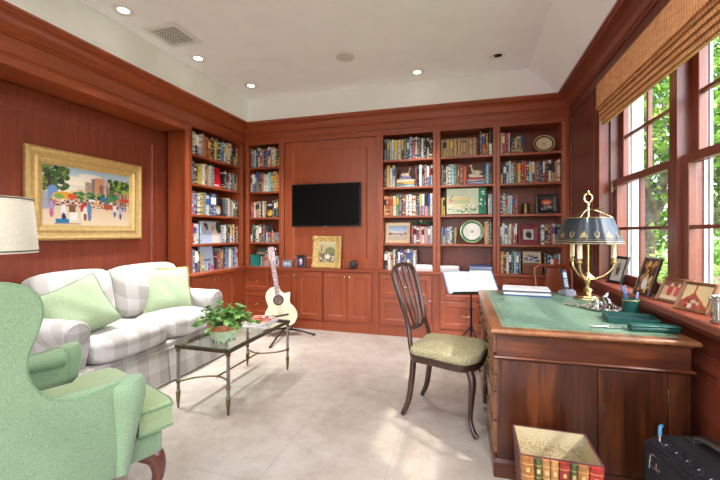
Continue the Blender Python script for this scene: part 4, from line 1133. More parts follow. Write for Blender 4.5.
# magazines on the coffee table ------------------------------------------------
def magazine(label, loc, yaw, w, d, t, arr, cov='w'):
    r = thing('magazine', label, 'magazine', loc, yaw, 'magazines on the coffee table')
    b = BM(); box(b, -w/2, w/2, -d/2, d/2, .0005, t, .001); mk('pages', b, PAPER, r)
    picture('cover', arr, w*.995, d*.995, r, lambda x, y: (x, y, t+.0004)); return r
rg = random.Random(33)
a1 = canvas(22, 16, '#e8e4de'); pspeck(a1, rg, .05, .1, .95, .9, ['#b8463c', '#5a6a8c', '#d9b08a', '#efe9df', '#8c3a3a'], 22, (.06, .12))
a2 = canvas(22, 16, '#b9543f'); pspeck(a2, rg, .05, .1, .95, .9, ['#e8dfd4', '#7a2e2e', '#d98f5c', '#55627a'], 20, (.06, .12)); prect(a2, .1, .06, .9, .18, '#efe6da')
magazine('white-covered magazine at the bottom of the pile on the coffee table', (-1.715, 2.82, .4578), .15, .21, .28, .014, a1)
magazine('white book with a mottled cover in the middle of the coffee table pile', (-1.72, 2.83, .4728), -.1, .20, .27, .016, a1)
magazine('red-covered magazine on top of the pile on the coffee table', (-1.725, 2.84, .4898), .3, .19, .25, .010, a2)

# ------------------------------------------------------------------ guitar and its stand
gt = thing('guitar', 'pale classical guitar with a cutaway leaning on a stand by the corner cabinets', 'guitar', (-2.13, 3.99, .11))
gt.rotation_euler = (math.radians(-9), math.radians(-9), math.radians(26))
half = [(0, 0), (.09, .004), (.15, .03), (.187, .085), (.195, .14), (.175, .205), (.145, .245), (.13, .275)]
Lf = half+[(.135, .31), (.145, .36), (.14, .41), (.115, .455), (.07, .485), (.03, .492)]
Rf = half+[(.133, .31), (.142, .345), (.150, .385), (.140, .40), (.10, .395), (.06, .41), (.035, .45), (.03, .492)]
outl = smooth_pts([(x, 0, z) for x, z in Rf], 4)+[p for p in smooth_pts([(-x, 0, z) for x, z in Lf], 4)[::-1]][:-1]
outl = [(p.x, p.z) for p in outl]
GT = plain('spruce_top', '#ead9b4', .35, 0, .05, 9, coat=.3); GS = wood('guitar_sides', '#5a3520', '#7a4a2c', '#94603c', 'z', rough=.3, coat=.3)
b = BM(); prism(b, outl, lambda x, z, d: (x, d, z), .002, .088); mk('body', b, GS, gt, True)
b = BM(); prism(b, outl, lambda x, z, d: (x, d, z), -.002, .002, 0); mk('soundboard', b, GT, gt)
def disc(bm, c, r0, r1, y0, y1, seg=32):
    A = [[(c[0]+r*math.cos(2*PI*k/seg), y, c[1]+r*math.sin(2*PI*k/seg)) for k in range(seg)] for r, y in ((r0, y0), (r0, y1), (r1, y1), (r1, y0))]
    rings(bm, A, False, False)
b = BM(); disc(b, (0, .325), .045, .064, -.0022, -.004); mk('rosette', b, plain('rosette_inlay', '#33271f', .4, 0, .5, 200), gt)
b = BM(); tube(b, [(0, -.003, .325), (0, -.0026, .325)], [.045, .045], 32); mk('soundhole', b, plain('guitar_inside_label', '#6d5c52', .8, 0, .3, 30), gt)  # flat disc in the greyish tone of the label inside
STRAP = fleck('floral_strap_cloth', '#8c6f74', '#d9c3c0', 70, bmp=.1)
b = BM(); box(b, -.027, .027, -.012, -.0045, .385, .80, .002); box(b, -.026, .026, -.004, .016, .50, .80, .006); mk('neck', b, STRAP, gt, label='pinkish patterned neck')
b = BM(); prism(b, [(-.026, .80), (.026, .80), (.038, .83), (.036, .97), (.02, .985), (0, .978), (-.02, .985), (-.036, .97), (-.038, .83)], lambda x, z, d: (x, d+(z-.8)*.2, z), -.010, .006, .002); hd = mk('headstock', b, STRAP, gt)
for s in (-1, 1):
    for k in range(3):
        z = .85+k*.045; y = (z-.8)*.2
        b = BM(); tube(b, [(s*.034, y, z), (s*.05, y, z)], .004, 8); sphere(b, (s*.056, y, z), .009, (1, .7, 1), u=8, v=6); mk('tuner', b, SILVER, hd, True)
b = BM(); box(b, -.095, .095, -.010, -.002, .128, .150, .003); box(b, -.04, .04, -.014, -.002, .132, .146, .002); mk('bridge', b, plain('dark_bridge_wood', '#2c1c14', .4), gt)
for k in range(6):
    x = -.02+k*.008; b = BM(); tube(b, [(x*1.3, -.0135, .139), (x, -.0145, .80)], .0008, 4); mk('string', b, SILVER, gt)
gs = thing('guitar_stand', 'low black folding guitar stand under the pale guitar', 'stand', (-2.13, 4.03, 0), math.radians(26))
b = BM(); tube(b, [(0, .07, .045), (0, .05, .16), (0, .085, .52)], .010, 10); mk('upright', b, BLACKMETAL, gs, True)
for s, p in ((-1, (-.13, -.46)), (1, (.36, -.06))):
    b = BM(); tube(b, [(0, .05, .075), (p[0]*.5, .05+(p[1]-.05)*.5, .055), (p[0], p[1], .014)], .011, 10)
    lg = mk('leg', b, BLACKMETAL, gs, True)
    b = BM(); d = Vector((p[0], p[1]-.05, 0)).normalized(); q = Vector((p[0], p[1], .013)); tube(b, [q-d*.03, q+d*.012], .013, 10); mk('rubber_foot', b, BLACK, lg, True)
b = BM(); tube(b, [(0, .05, .075), (-.12, .12, .05), (-.26, .20, .014)], .011, 10); mk('leg', b, BLACKMETAL, gs, True)
for s in (-1, 1):
    b = BM(); tube(b, [(0, .06, .105), (s*.09, .05, .098), (s*.095, -.035, .088), (s*.095, -.055, .115)], .008, 8); mk('cradle_arm', b, BLACKMETAL, gs, True)

# ------------------------------------------------------------------ music stand
ms = thing('music_stand', 'black tripod music stand holding an open white songbook behind the desk', 'music stand', (.03, 3.72, 0), math.radians(22))
b = BM(); cyl(b, (0, 0, .17), (0, 0, .50), .011); cyl(b, (0, 0, .50), (0, 0, .74), .008); mk('pole', b, BLACKMETAL, ms, True)
b = BM(); cyl(b, (0, 0, .30), (0, 0, .345), .018); cyl(b, (0, 0, .49), (0, 0, .52), .015); mk('collar', b, BLACKMETAL, ms, True)
for k in range(3):
    q = -PI/2+.25+k*2*PI/3; c, s_ = math.cos(q), math.sin(q); b = BM()
    tube(b, [(.012*c, .012*s_, .33), (.15*c, .15*s_, .15), (.27*c, .27*s_, .010)], .0075, 8); tube(b, [(.012*c, .012*s_, .175), (.13*c, .13*s_, .17)], .005, 6); mk('leg', b, BLACKMETAL, ms, True)
R = Matrix.Translation((0, -.06, .665)) @ Matrix.Rotation(-.72, 4, 'X')
b = BM(); box(b, -.215, .215, .0, .006, .0, .215, .002, T=R); box(b, -.215, .215, -.05, .004, -.008, -.002, .002, T=R); box(b, -.03, .03, .006, .03, .03, .12, .004, T=R); mk('desk_plate', b, BLACKMETAL, ms)
sb = thing('songbook', 'open white songbook with blue cover edges on the music stand', 'book', tuple(Vector((.03, 3.72, .667))+Matrix.Rotation(math.radians(22), 3, 'Z') @ Vector((0, -.062, 0)))); sb.rotation_euler = (-.72, 0, math.radians(22)); sb.scale = (1.08, 1, 1.12)
b = BM(); box(b, -.232, .232, -.007, -.002, .001, .225, .001); mk('cover', b, plain('blue_songbook_cover', '#4f86b8', .5, 0, .1), sb)
for s in (-1, 1):
    b = BM()
    prof_ = [(.004, -.010), (.03, -.016), (.10, -.015), (.215, -.010), (.220, -.007), (.004, -.007)]
    prism(b, [(s*x, y) for x, y in prof_], lambda x, y, d: (x, y, d), .004, .215); mk('page_block', b, PAPER, sb, True)

# ------------------------------------------------------------------ spotted chair by the desk
ch = thing('side_chair', 'dark wooden chair with a spotted seat pulled up beside the desk', 'chair', (-.118, 2.612, 0), math.radians(-15))
def outline_seat(w0, w1, d0, d1):
    return [(p.x, p.y) for p in smooth_pts([(d0, -w0, 0), (d0*.3, -(w0+w1)/2*1.03, 0), (d1*.62, -w1, 0), (d1*.95, -w1*.62, 0), (d1, 0, 0), (d1*.95, w1*.62, 0), (d1*.62, w1, 0), (d0*.3, (w0+w1)/2*1.03, 0), (d0, w0, 0), (d0*1.03, 0, 0)], 5, True)]
b = BM(); ol = outline_seat(.185, .235, -.215, .232); dome(b, ol, .425, .485, .035, .022); mk('seat', b, SPOTS, ch, True)
b = BM()
rings(b, [[(x*.97, y*.97, .385) for x, y in ol], [(x*.985, y*.985, .39) for x, y in ol], [(x*.985, y*.985, .424) for x, y in ol], [(x*.9, y*.9, .4245) for x, y in ol]]); mk('seat_rail', b, CHAIRW, ch, True)
b = BM()
tube(b, [(x*.992, y*.992, .428) for x, y in ol], .0045, 6, closed=True)
mk('nail_trim', b, plain('dark_nail_trim', '#4a4030', .4, .6, .2), ch, True)
for s in (-1, 1):
    b = BM(); tube(b, smooth_pts([(.185, s*.195, .39), (.205, s*.212, .33), (.195, s*.205, .20), (.19, s*.20, .10), (.215, s*.215, .03), (.235, s*.222, .008)], 5), lerp_list([.026, .024, .018, .0145, .015, .019], 26), 12)
    mk('leg', b, CHAIRW, ch, True)
    b = BM(); tube(b, smooth_pts([(-.20, s*.165, .40), (-.212, s*.168, .25), (-.235, s*.172, .10), (-.275, s*.178, .006)], 6), lerp_list([.021, .021, .019, .016], 19), 12)
    mk('leg', b, CHAIRW, ch, True)
# hooped back: both posts and the top rail are one bent frame
bx_ = lambda z: -.205-.02*max(0, (z-.42))/.1-.012*((z-.42)/.58)**2*8*.4
fr = [(bx_(.40), -.165, .40), (bx_(.50), -.170, .50), (bx_(.62), -.150, .62), (bx_(.78), -.172, .78), (bx_(.92), -.182, .92), (bx_(.985), -.150, .985), (bx_(1.005), -.08, 1.005), (bx_(1.012), 0, 1.012)]
fr = fr+[(x, -y, z) for x, y, z in fr[:-1][::-1]]
b = BM(); tube(b, smooth_pts(fr, 5), .0165, 12); mk('back_frame', b, CHAIRW, ch, True)
b = BM(); tube(b, smooth_pts([(bx_(.60), -.15, .60), (bx_(.585), -.07, .575), (bx_(.58), 0, .57), (bx_(.585), .07, .575), (bx_(.60), .15, .60)], 5), .014, 10); mk('lower_rail', b, CHAIRW, ch, True)
for y0, y1, y2 in ((-.05, -.085, -.095), (0, 0, 0), (.05, .085, .095)):
    b = BM(); tube(b, smooth_pts([(bx_(.575), y0, .575), (bx_(.70), (y0+y1)*.55, .70), (bx_(.84), y1, .84), (bx_(.995), y2, .995)], 6), lerp_list([.011, .008, .011, .008, .011, .012], 19), 10); mk('splat', b, CHAIRW, ch, True)

# ------------------------------------------------------------------ chair behind the desk
c2 = thing('desk_chair', 'red-brown splat-back chair standing behind the desk near the window', 'chair', (.855, 3.86, 0), math.radians(-90+8)); c2.scale = (1, .9, .925)
b = BM(); ol = outline_seat(.19, .23, -.20, .23); dome(b, ol, .43, .475, .025, .02); mk('seat', b, plain('dark_red_seat', '#6b2c22', .7, 0, .1), c2, True)
b = BM(); rings(b, [[(x*.97, y*.97, .385) for x, y in ol], [(x*.985, y*.985, .39) for x, y in ol], [(x*.985, y*.985, .429) for x, y in ol]]); mk('seat_rail', b, CHAIR2W, c2, True)
for s in (-1, 1):
    b = BM(); tube(b, [(.18, s*.19, .39), (.185, s*.19, .2), (.19, s*.19, .002)], [.024, .019, .014], 10); mk('leg', b, CHAIR2W, c2, True)
    b = BM(); tube(b, smooth_pts([(-.25, s*.185, .002), (-.20, s*.18, .25), (-.19, s*.175, .45), (-.215, s*.185, .70), (-.25, s*.195, .90), (-.262, s*.185, .965)], 5), .0165, 10); mk('back_post', b, CHAIR2W, c2, True)
b = BM(); tube(b, smooth_pts([(-.262, -.19, .955), (-.270, -.12, .985), (-.272, 0, .978), (-.270, .12, .985), (-.262, .19, .955)], 6), .020, 10); mk('top_rail', b, CHAIR2W, c2, True)
b = BM(); pts = [(.055, .47), (.05, .56), (.085, .66), (.10, .76), (.075, .86), (.065, .965)]; pts = pts+[(-y, z) for y, z in pts[::-1]]
prism(b, pts, lambda y, z, d: (-.20-.11*(z-.45)+d, y, z), -.006, .006, .002); mk('splat', b, CHAIR2W, c2)

# ------------------------------------------------------------------ desk
DXa, DXb, DYa, DYb = .095, .985, 1.99, 3.34
dk = thing('desk', 'large mahogany pedestal desk with a green leather top by the window', 'desk', ((DXa+DXb)/2, (DYa+DYb)/2, 0))
b = BM()
def ring_rect(x0, x1, y0, y1, z): return [(x0, y0, z), (x1, y0, z), (x1, y1, z), (x0, y1, z)]
L = []
for i, z in ((.022, .724), (.018, .730), (.008, .734), (.001, .741), (0, .748), (.004, .756), (.010, .7595), (.02, .760)): L.append(ring_rect(DXa+i, DXb-i, DYa+i, DYb-i, z))
rings(b, L); mk('top', b, DK_Y, dk, True, world=True)
b = BM(); box(b, DXa+.062, DXb-.062, DYa+.062, DYb-.062, .7595, .7612, .0005); mk('leather_inset', b, LEATHER, dk, world=True)
b = BM()
for i in (.074, .086):
    t = .003
    for x0, x1, y0, y1 in ((DXa+i, DXb-i, DYa+i, DYa+i+t), (DXa+i, DXb-i, DYb-i-t, DYb-i), (DXa+i, DXa+i+t, DYa+i, DYb-i), (DXb-i-t, DXb-i, DYa+i, DYb-i)): box(b, x0, x1, y0, y1, .7611, .7616)
mk('gilt_line', b, BRASS, dk, world=True)
fx0, fx1, fy0, fy1 = DXa+.03, DXb-.025, DYa+.035, DYb-.03
b = BM(); box(b, fx0, fx1, fy0, fy1, .618, .726, .002); mk('frieze', b, DK_X, dk, world=True)
b = BM(); L = []
for i, z in ((.0, .602), (-.010, .605), (-.014, .612), (-.008, .618), (0, .6185)): L.append(ring_rect(fx0+i, fx1-i, fy0+i, fy1-i, z))
rings(b, L); mk('ledge_moulding', b, DK_X, dk, True, world=True)
for y0, y1 in ((fy0+.004, fy0+.44), (fy1-.44, fy1-.004)):
    b = BM(); box(b, fx0+.004, fx1-.004, y0, y1, .09, .602); pd = mk('pedestal', b, DK_Z, dk, world=True)
    b = BM(); L = []
    for i, z in ((-.014, .0), (-.014, .075), (-.004, .092), (.004, .0925)): L.append(ring_rect(fx0+i, fx1-i, y0+i, y1-i, z))
    rings(b, L); mk('plinth', b, DK_X, pd, world=True)
b = BM(); box(b, fx1-.06, fx1-.04, fy0+.43, fy1-.43, .1, .602); mk('modesty_panel', b, DK_Z, dk, world=True)
# the end towards the camera: fixed panel, door with keyhole and hinge
ye = fy0+.004
xs = fx0+.548*(fx1-fx0)
b = BM(); box(b, fx0+.022, xs-.002, ye-.010, ye, .10, .598, .002); mk('end_panel', b, DK_Z, dk, world=True)
b = BM(); box(b, xs+.002, fx1-.095, ye-.012, ye, .10, .598, .003); dr = mk('door', b, DK_Z, dk, world=True)
b = BM(); tube(b, [(xs+.025, ye-.0135, .42), (xs+.025, ye-.012, .42)], [.009, .009], 14); box(b, xs+.019, xs+.031, ye-.0135, ye-.012, .395, .42); mk('escutcheon', b, OLDBRASS, dr, world=True)
b = BM(); box(b, xs+.0235, xs+.0265, ye-.0142, ye-.0130, .402, .424); mk('keyhole', b, DARKHOLE, dr, world=True)
for z in (.50, .17):
    b = BM(); cyl(b, (fx1-.092, ye-.013, z-.03), (fx1-.092, ye-.013, z+.03), .005, seg=8); mk('hinge', b, OLDBRASS, dr, True, world=True)
b = BM(); box(b, fx1-.090, fx1-.004, ye-.010, ye, .10, .598, .002); mk('end_stile', b, DK_Z, dk, world=True)
# drawers on the side of the spotted chair
DM = lambda a, o, z: (fx0+.004-o, a, z)
for y0, y1 in ((fy0+.02, fy0+.42), (fy1-.42, fy1-.02)):
    for z0, z1 in ((.11, .27), (.278, .42), (.428, .51), (.518, .594)):
        b = BM(); panel(b, lambda a, z, o, y0=y0, z0=z0: DM(y0+a, o, z0+z), y1-y0, z1-z0, .016, .008, -.004, .012); d = mk('drawer', b, DK_Y, dk, world=True)
        for yk in (y0+.1, y1-.1): knob(d, DM(yk, .018, (z0+z1)/2), (-1, 0, 0), OLDBRASS)
for y0, y1 in ((fy0+.02, fy0+.42), (fy0+.44, fy1-.44), (fy1-.42, fy1-.02)):
    b = BM(); panel(b, lambda a, z, o, y0=y0: (fx0-o, y0+a, .628+z), y1-y0, .088, .014, .008, -.004, .012); d = mk('drawer', b, DK_Y, dk, world=True)
    for yk in (y0+.1, y1-.1): knob(d, (fx0-.016, yk, .672), (-1, 0, 0), OLDBRASS)

dk.rotation_euler.z = math.radians(1.3)
# ------------------------------------------------------------------ on the desk
DT = .7619
lp = thing('bouillotte_lamp', 'brass three-candle lamp with a dark painted metal shade on the desk', 'lamp', (.842, 3.06, DT))
b = BM(); lathe(b, [(.095, .0005), (.098, .006), (.094, .014), (.080, .018), (.076, .026), (.05, .030), (.026, .036), (.022, .05), (.034, .066), (.018, .08), (.015, .10), (.028, .13), (.038, .146), (.026, .16), (.012, .19), (.010, .18)], seg=28); mk('base', b, BRASS, lp, True)
b = BM(); cyl(b, (0, 0, .17), (0, 0, .68), .0065, seg=12); lathe(b, [(.0065, .64), (.012, .646), (.010, .66), (.007, .67)], seg=12); mk('stem', b, BRASS, lp, True)
b = BM(); ringp = [(0.026*math.cos(q), 0, .735+.032*math.sin(q)) for q in (2*PI*k/20 for k in range(20))]; tube(b, ringp, .006, 8, closed=True)
tube(b, [(0, 0, .67), (0, 0, .69), (0, 0, .704)], [.007, .011, .006], 10); tube(b, [(0, 0, .767), (0, 0, .778), (0, 0, .795)], [.006, .011, .002], 10); mk('finial', b, BRASS, lp, True)
for k in range(3):
    q = math.radians(-4+k*120); c, s = math.cos(q), math.sin(q)
    P = lambda r, z: (r*c, r*s, z)
    b = BM(); tube(b, smooth_pts([P(.01, .17), P(.05, .150), P(.11, .185), P(.150, .225), P(.158, .265)], 6), lerp_list([.013, .009, .011, .0075, .0095, .007, .0085], 25), 10)
    lathe(b, [(.006, .262), (.024, .270), (.026, .276), (.012, .280), (.014, .302), (.016, .306)], P(.158, 0), 14)
    ar = mk('candle_arm', b, BRASS, lp, True)
    b = BM(); lathe(b, [(.0165, .302), (.0165, .425), (.009, .428)], P(.158, 0), 14); mk('candle', b, CANDLE, ar, True)
TOLE = plain('dark_painted_tole', '#2a323b', .3, .3, .12, 8, coat=.3)
b = BM(); lathe(b, [(.218, .404), (.220, .408), (.152, .592), (.150, .592), (.217, .406)], seg=40, caps=False); sh = mk('shade', b, TOLE, lp, True)
b = BM()
for z, r in ((.408, .2205), (.424, .2146), (.590, .1532)): tube(b, [(r*math.cos(2*PI*k/48), r*math.sin(2*PI*k/48), z) for k in range(48)], .0018, 6, closed=True)
mk('gilt_edge', b, GOLDFRAME, sh, True)
b = BM()                                                    # stencilled palmettes round the shade
for k in range(16):
    q0 = 2*PI*k/16
    for dq, dz, w_, h_ in ((0, .0, .006, .034), (-.05, -.004, .005, .024), (.05, -.004, .005, .024), (-.09, -.012, .004, .014), (.09, -.012, .004, .014)) if k % 2 else ((-.06, 0, .0035, .026), (.06, 0, .0035, .026), (0, -.012, .008, .010), (0, .012, .004, .008)):
        z = .472+dz*1.4
        pts = []
        for u, v in ((0, -1), (.8, -.3), (.8, .3), (0, 1), (-.8, .3), (-.8, -.3)):
            zz = z+v*h_*.72; rr_ = .220-(zz-.408)*.3696+.0012; qq = q0+dq+u*w_*1.3/rr_+dq*v*.25; pts.append((rr_*math.cos(qq), rr_*math.sin(qq), zz))
        b.faces.new([b.verts.new(p) for p in pts])
tube(b, [((.220-.03*.3696+.001)*math.cos(2*PI*k/64), (.220-.03*.3696+.001)*math.sin(2*PI*k/64), .438) for k in range(64)], .0009, 5, closed=True)
mk('gilt_stencil', b, plain('worn_gilt', '#a5915c', .45, .4, .2), sh)
b = BM()
for k in range(3):
    q = math.radians(-4+k*120); tube(b, smooth_pts([(.006*math.cos(q), .006*math.sin(q), .655), (.05*math.cos(q), .05*math.sin(q), .642), (.10*math.cos(q), .10*math.sin(q), .620), (.151*math.cos(q), .151*math.sin(q), .591)], 5), .0045, 8)
tube(b, [(0, 0, .65), (.06, -.03, .652), (.085, -.042, .660)], [.004, .004, .007], 8)
mk('shade_bracket', b, BRASS, sh, True)

# papers, telephone, ink stand
papers('low pile of white papers with a dark folder at the back corner of the desk', lambda a, o, z: (a, o, z), .435, 3.165, DT, .36, .25, 5, -.06, (BLUEC, PAPER, PAPER, plain('dark_folder_card', '#4a4a5c', .5), PAPER), .010)
ph = thing('telephone', 'upright cordless telephone in its cradle at the back of the desk', 'telephone', (.735, 3.20, DT), math.radians(20)); ph.scale = (.85, .85, .95)
b = BM(); prism(b, [(-.07, 0.0005), (.07, .0005), (.06, .03), (-.02, .05), (-.06, .045)], lambda y, z, d: (d, y, z), -.045, .045, .005); mk('cradle', b, plain('grey_phone_plastic', '#8a8d96', .4), ph)
R = Matrix.Translation((0, .005, .04)) @ Matrix.Rotation(-.32, 4, 'X')
b = BM(); box(b, -.024, .024, -.013, .013, .0, .17, .008, 3, T=R); hs_ = mk('handset', b, plain('dark_phone_plastic', '#2d3142', .35), ph, True)
b = BM(); box(b, -.017, .017, -.0145, -.013, .10, .145, .001, T=R); mk('display', b, plain('phone_display', '#9fb0bc', .2), hs_)
b = BM()
for i in range(3):
    for j in range(4): box(b, -.016+i*.012, -.008+i*.012, -.015, -.013, .025+j*.017, .035+j*.017, .001, T=R)
mk('keypad', b, plain('phone_key', '#c9ccd4', .4), hs_)
ik = thing('ink_stand', 'ornate silver ink stand with small figures beside the lamp', 'ink stand', (.815, 2.66, DT), math.radians(30))
b = BM(); rr = random.Random(17)
lathe(b, [(.095, .006), (.10, .010), (.092, .014), (.05, .016), (.0, .016)], seg=24)
for k in range(14): q = 2*PI*k/14; sphere(b, (.094*math.cos(q), .094*math.sin(q), .013), .012, (1, 1, .6), u=8, v=5)
mk('tray', b, SILVER, ik, True)
for k in range(3): b = BM(); q = k*2.094; sphere(b, (.07*math.cos(q), .07*math.sin(q), .0058), .0055, u=8, v=6); mk('foot', b, SILVER, ik, True)
for x in (-.045, .045):
    b = BM(); lathe(b, [(.022, .016), (.026, .022), (.027, .042), (.018, .050), (.02, .054), (.014, .062), (.004, .066), (.006, .072), (.0, .076)], (x, .01, 0), 16); mk('inkwell', b, SILVER, ik, True)
b = BM(); tube(b, smooth_pts([(0, -.02, .016), (.004, -.02, .045), (-.008, -.02, .075), (.006, -.02, .10), (.02, -.02, .115)], 5), lerp_list([.014, .012, .010, .009, .005], 21), 8); sphere(b, (-.012, -.02, .085), .012, u=8, v=6); mk('figure', b, SILVER, ik, True)
cl = thing('silver_chain_heap', 'heap of silver beads and chain in front of the lamp base', 'ornament', (.70, 2.70, DT))
b = BM(); rr = random.Random(6)
for k in range(46):
    t = k/46; x = -.06+.14*t+rr.uniform(-.02, .02); y = .06-.16*t+rr.uniform(-.03, .03); sphere(b, (x, y, .009+rr.uniform(0, .014)*(1-abs(2*t-1))), rr.uniform(.007, .0105), (1.2, 1, .8), u=8, v=5)
mk('beads', b, plain('tarnished_silver', '#a89f94', .3, .8, .25, 80), cl, True)
cd = thing('note_card', 'white note cards lying beside the ink stand', 'note card', (.86, 2.83, DT), .4)
b = BM(); box(b, -.06, .06, -.045, .045, .0005, .006, .001); mk('card', b, PAPER, cd); b = BM(); box(b, -.055, .055, -.04, .04, .0065, .010, .001, T=Matrix.Rotation(.3, 4, 'Z')); mk('card', b, PAPER, cd)
pp = thing('pen_pot', 'round teal leather pen pot at the window edge of the desk', 'pen pot', (.925, 2.555, DT))
b = BM(); lathe(b, [(.041, .0005), (.042, .003), (.042, .095), (.037, .096), (.037, .01), (.0, .008)], seg=28); mk('cup', b, TEALPL, pp, True)
b = BM()
for z in (.086, .012): tube(b, [(.0424*math.cos(2*PI*k/32), .0424*math.sin(2*PI*k/32), z) for k in range(32)], .0012, 6, closed=True)
mk('gilt_band', b, GOLDFRAME, pp, True)
for k, (dx, dy, c, ln) in enumerate(((-.26, .05, '#35528c', .165), (-.15, .20, '#3d4a78', .16), (.10, -.10, '#6a7fae', .13))):
    r = thing('pen', ['blue pen leaning farthest out of the teal pot', 'dark blue pen standing in the middle of the teal pot', 'short pale blue pen upright in the teal pot'][k], 'pen', (.925+[-.004, .006, .014][k], 2.555+[-.012, .014, -.012][k], DT+.0095)); r.rotation_euler = (-dy, dx, 0)
    b = BM(); cyl(b, (0, 0, .0), (0, 0, ln*.62), .0045, seg=10); mk('barrel', b, plain('pen_barrel', c, .3), r, True)
    b = BM(); tube(b, [(0, 0, ln*.62), (0, 0, ln*.97), (0, 0, ln)], [.0055, .0055, .003], 10); cp = mk('cap', b, plain('pen_cap', c, .25), r, True)
    b = BM(); box(b, .005, .0075, -.0015, .0015, ln*.70, ln*.98, .0005); mk('clip', b, SILVER, cp)
tr = thing('letter_tray', 'shallow teal leather tray with a dark lining on the desk edge', 'tray', (.845, 2.345, DT), math.radians(-8))
b = BM()
w_, d_ = .115, .085
L = [ring_rect(-w_, w_, -d_, d_, .0005), ring_rect(-w_, w_, -d_, d_, .034), ring_rect(-w_+.008, w_-.008, -d_+.008, d_-.008, .034), ring_rect(-w_+.010, w_-.010, -d_+.010, d_-.010, .008)]
rings(b, L); mk('body', b, TEALPL, tr)
b = BM(); box(b, -w_+.012, w_-.012, -d_+.012, d_-.012, .0083, .0095); mk('lining', b, plain('navy_lining', '#2b3550', .7), tr)
cs = thing('leather_case', 'long teal leather case on the front corner of the desk', 'case', (.872, 2.145, DT), math.radians(4))
b = BM(); box(b, -.105, .105, -.027, .027, .0005, .024, .008, 3); mk('body', b, TEALPL, cs, True)
b = BM(); box(b, -.108, .02, -.029, .029, .0245, .034, .005, 3); box(b, .022, .108, -.029, .029, .0245, .034, .005, 3); mk('lid', b, plain('teal_leather_lid', '#155248', .4, 0, .1, 60), cs, True)
lo_ = thing('letter_opener', 'silver letter opener lying left of the teal leather case', 'letter opener', (.70, 2.155, DT), math.radians(6))
b = BM(); prism(b, [(-.02, -.008), (.055, -.007), (.055, .007), (-.02, .008)], lambda x, y, d: (x, y, d), .004, .0075, .001); mk('blade', b, SILVER, lo_)
b = BM()
for k in range(7): sphere(b, (-.025-.012*k, .003*math.sin(k), .0085), .0105-.0006*k, (1, 1, .75), u=8, v=6)
mk('handle', b, SILVER, lo_, True)

# ------------------------------------------------------------------ on the window sill
rg = random.Random(51)
def sill(label, x, y, w, h, bw, mat, arr, yaw, lean=.22, mount=None): return frame('picture_frame', label, 'picture frame', (x, y, SILL+.001), w, h, bw, mat, arr, .018, math.radians(yaw), lean, mount, 'framed photos on the window sill')
a = canvas(26, 16, '#d8d2c8'); pell(a, .5, .45, .3, .4, '#4b4745'); pell(a, .5, .25, .15, .14, '#b9aaa0')
sill('black upright frame with a white-matted photo, farthest along the window sill', 1.06, 3.25, .16, .215, .022, FR_BLACK, a, -74, .30, (PAPER, .028))
a = canvas(32, 24, '#6a4526'); pspeck(a, rg, .05, .05, .95, .95, ['#d9a25c', '#3a2416', '#e8c48a', '#8a5a30', '#4a2e1c', '#b9814a'], 60, (.05, .09)); pell(a, .45, .72, .2, .18, '#d8dde6'); pell(a, .5, .5, .08, .1, '#d9b090')
sill('tall dark wooden frame with a golden brown photo on the window sill', 1.025, 2.70, .15, .240, .018, FR_WOOD, a, -80, .32)
a = canvas(24, 28, '#c9a888'); prect(a, 0, 0, 1, .3, '#8a5a48'); pell(a, .32, .5, .10, .36, '#b8433c'); pell(a, .62, .5, .10, .36, '#c05a50'); pell(a, .32, .2, .06, .1, '#e2b694'); pell(a, .62, .2, .06, .1, '#e2b694'); prect(a, 0, .8, 1, 1, '#d9c0a4')
sill('light brown frame with two red-clad people on the window sill', 1.055, 2.435, .185, .150, .020, FR_LTWOOD, a, -72, .45)
a = canvas(26, 32, '#dcc08e')
for i in range(26):
    w0 = int(32*max(0, (i-8)/26)); a[i, max(0, 12-w0):min(32, 14+w0)] = lin('#a5503f')
pspeck(a, rg, .2, .6, .8, .95, ['#d6cbb6', '#7d3a30', '#b8604a', '#c9b091'], 14, (.05, .09))
sill('brown frame with a red and sand coloured photo, nearest the silver cup', 1.035, 2.19, .17, .16, .019, FR_LTWOOD, a, -68, .45)
cu = thing('silver_cup', 'ribbed silver cup at the near end of the window sill', 'cup', (1.035, 1.935, SILL))
b = BM(); L = []
for r, z in ((.038, .0005), (.040, .008), (.032, .014), (.030, .03), (.031, .09), (.035, .118), (.033, .118), (.029, .09), (.028, .02)):
    L.append([((r+(.0018*math.cos(12*2*PI*k/72) if .02 < z < .1 else 0))*math.cos(2*PI*k/72), (r+(.0018*math.cos(12*2*PI*k/72) if .02 < z < .1 else 0))*math.sin(2*PI*k/72), z) for k in range(72)])
rings(b, L); mk('body', b, SILVER, cu, True)
b = BM(); tube(b, [(.041*math.cos(2*PI*k/32), .041*math.sin(2*PI*k/32), .104) for k in range(32)], .004, 8, closed=True); mk('rim_band', b, SILVER, cu, True)

# ------------------------------------------------------------------ bin with book-spine front
bn = thing('waste_bin', 'square bin with a front of false book spines on the floor by the desk', 'bin', (.358, 1.78, 0))
w_, d_, h_ = .155, .125, .33
b = BM(); i = .008
L = [ring_rect(-w_+.02, w_-.02, -d_+.02, d_-.02, .0005), ring_rect(-w_, w_, -d_, d_, h_), ring_rect(-w_+i, w_-i, -d_+i, d_-i, h_)]
rings(b, L, True, False); mk('body', b, plain('plum_board', '#5a2f34', .5, 0, .1), bn)
b = BM(); j = .0085
L = [ring_rect(-w_+j, w_-j, -d_+j, d_-j, h_-.001), ring_rect(-w_+.02+j, w_-.02-j, -d_+.02+j, d_-.02-j, .008)]
rings(b, L, False, True); mk('lining', b, LINING, bn)
rr = random.Random(2); x = -w_+.004; kk = 0
SPN = [('#8f5c30', .052), ('#4a5530', .026), ('#9a6c40', .030), ('#9d7246', .030), ('#98322b', .040), ('#4a5535', .024), ('#966638', .040), ('#9a2f29', .048)]
tot = sum(w for _, w in SPN); x = -.5
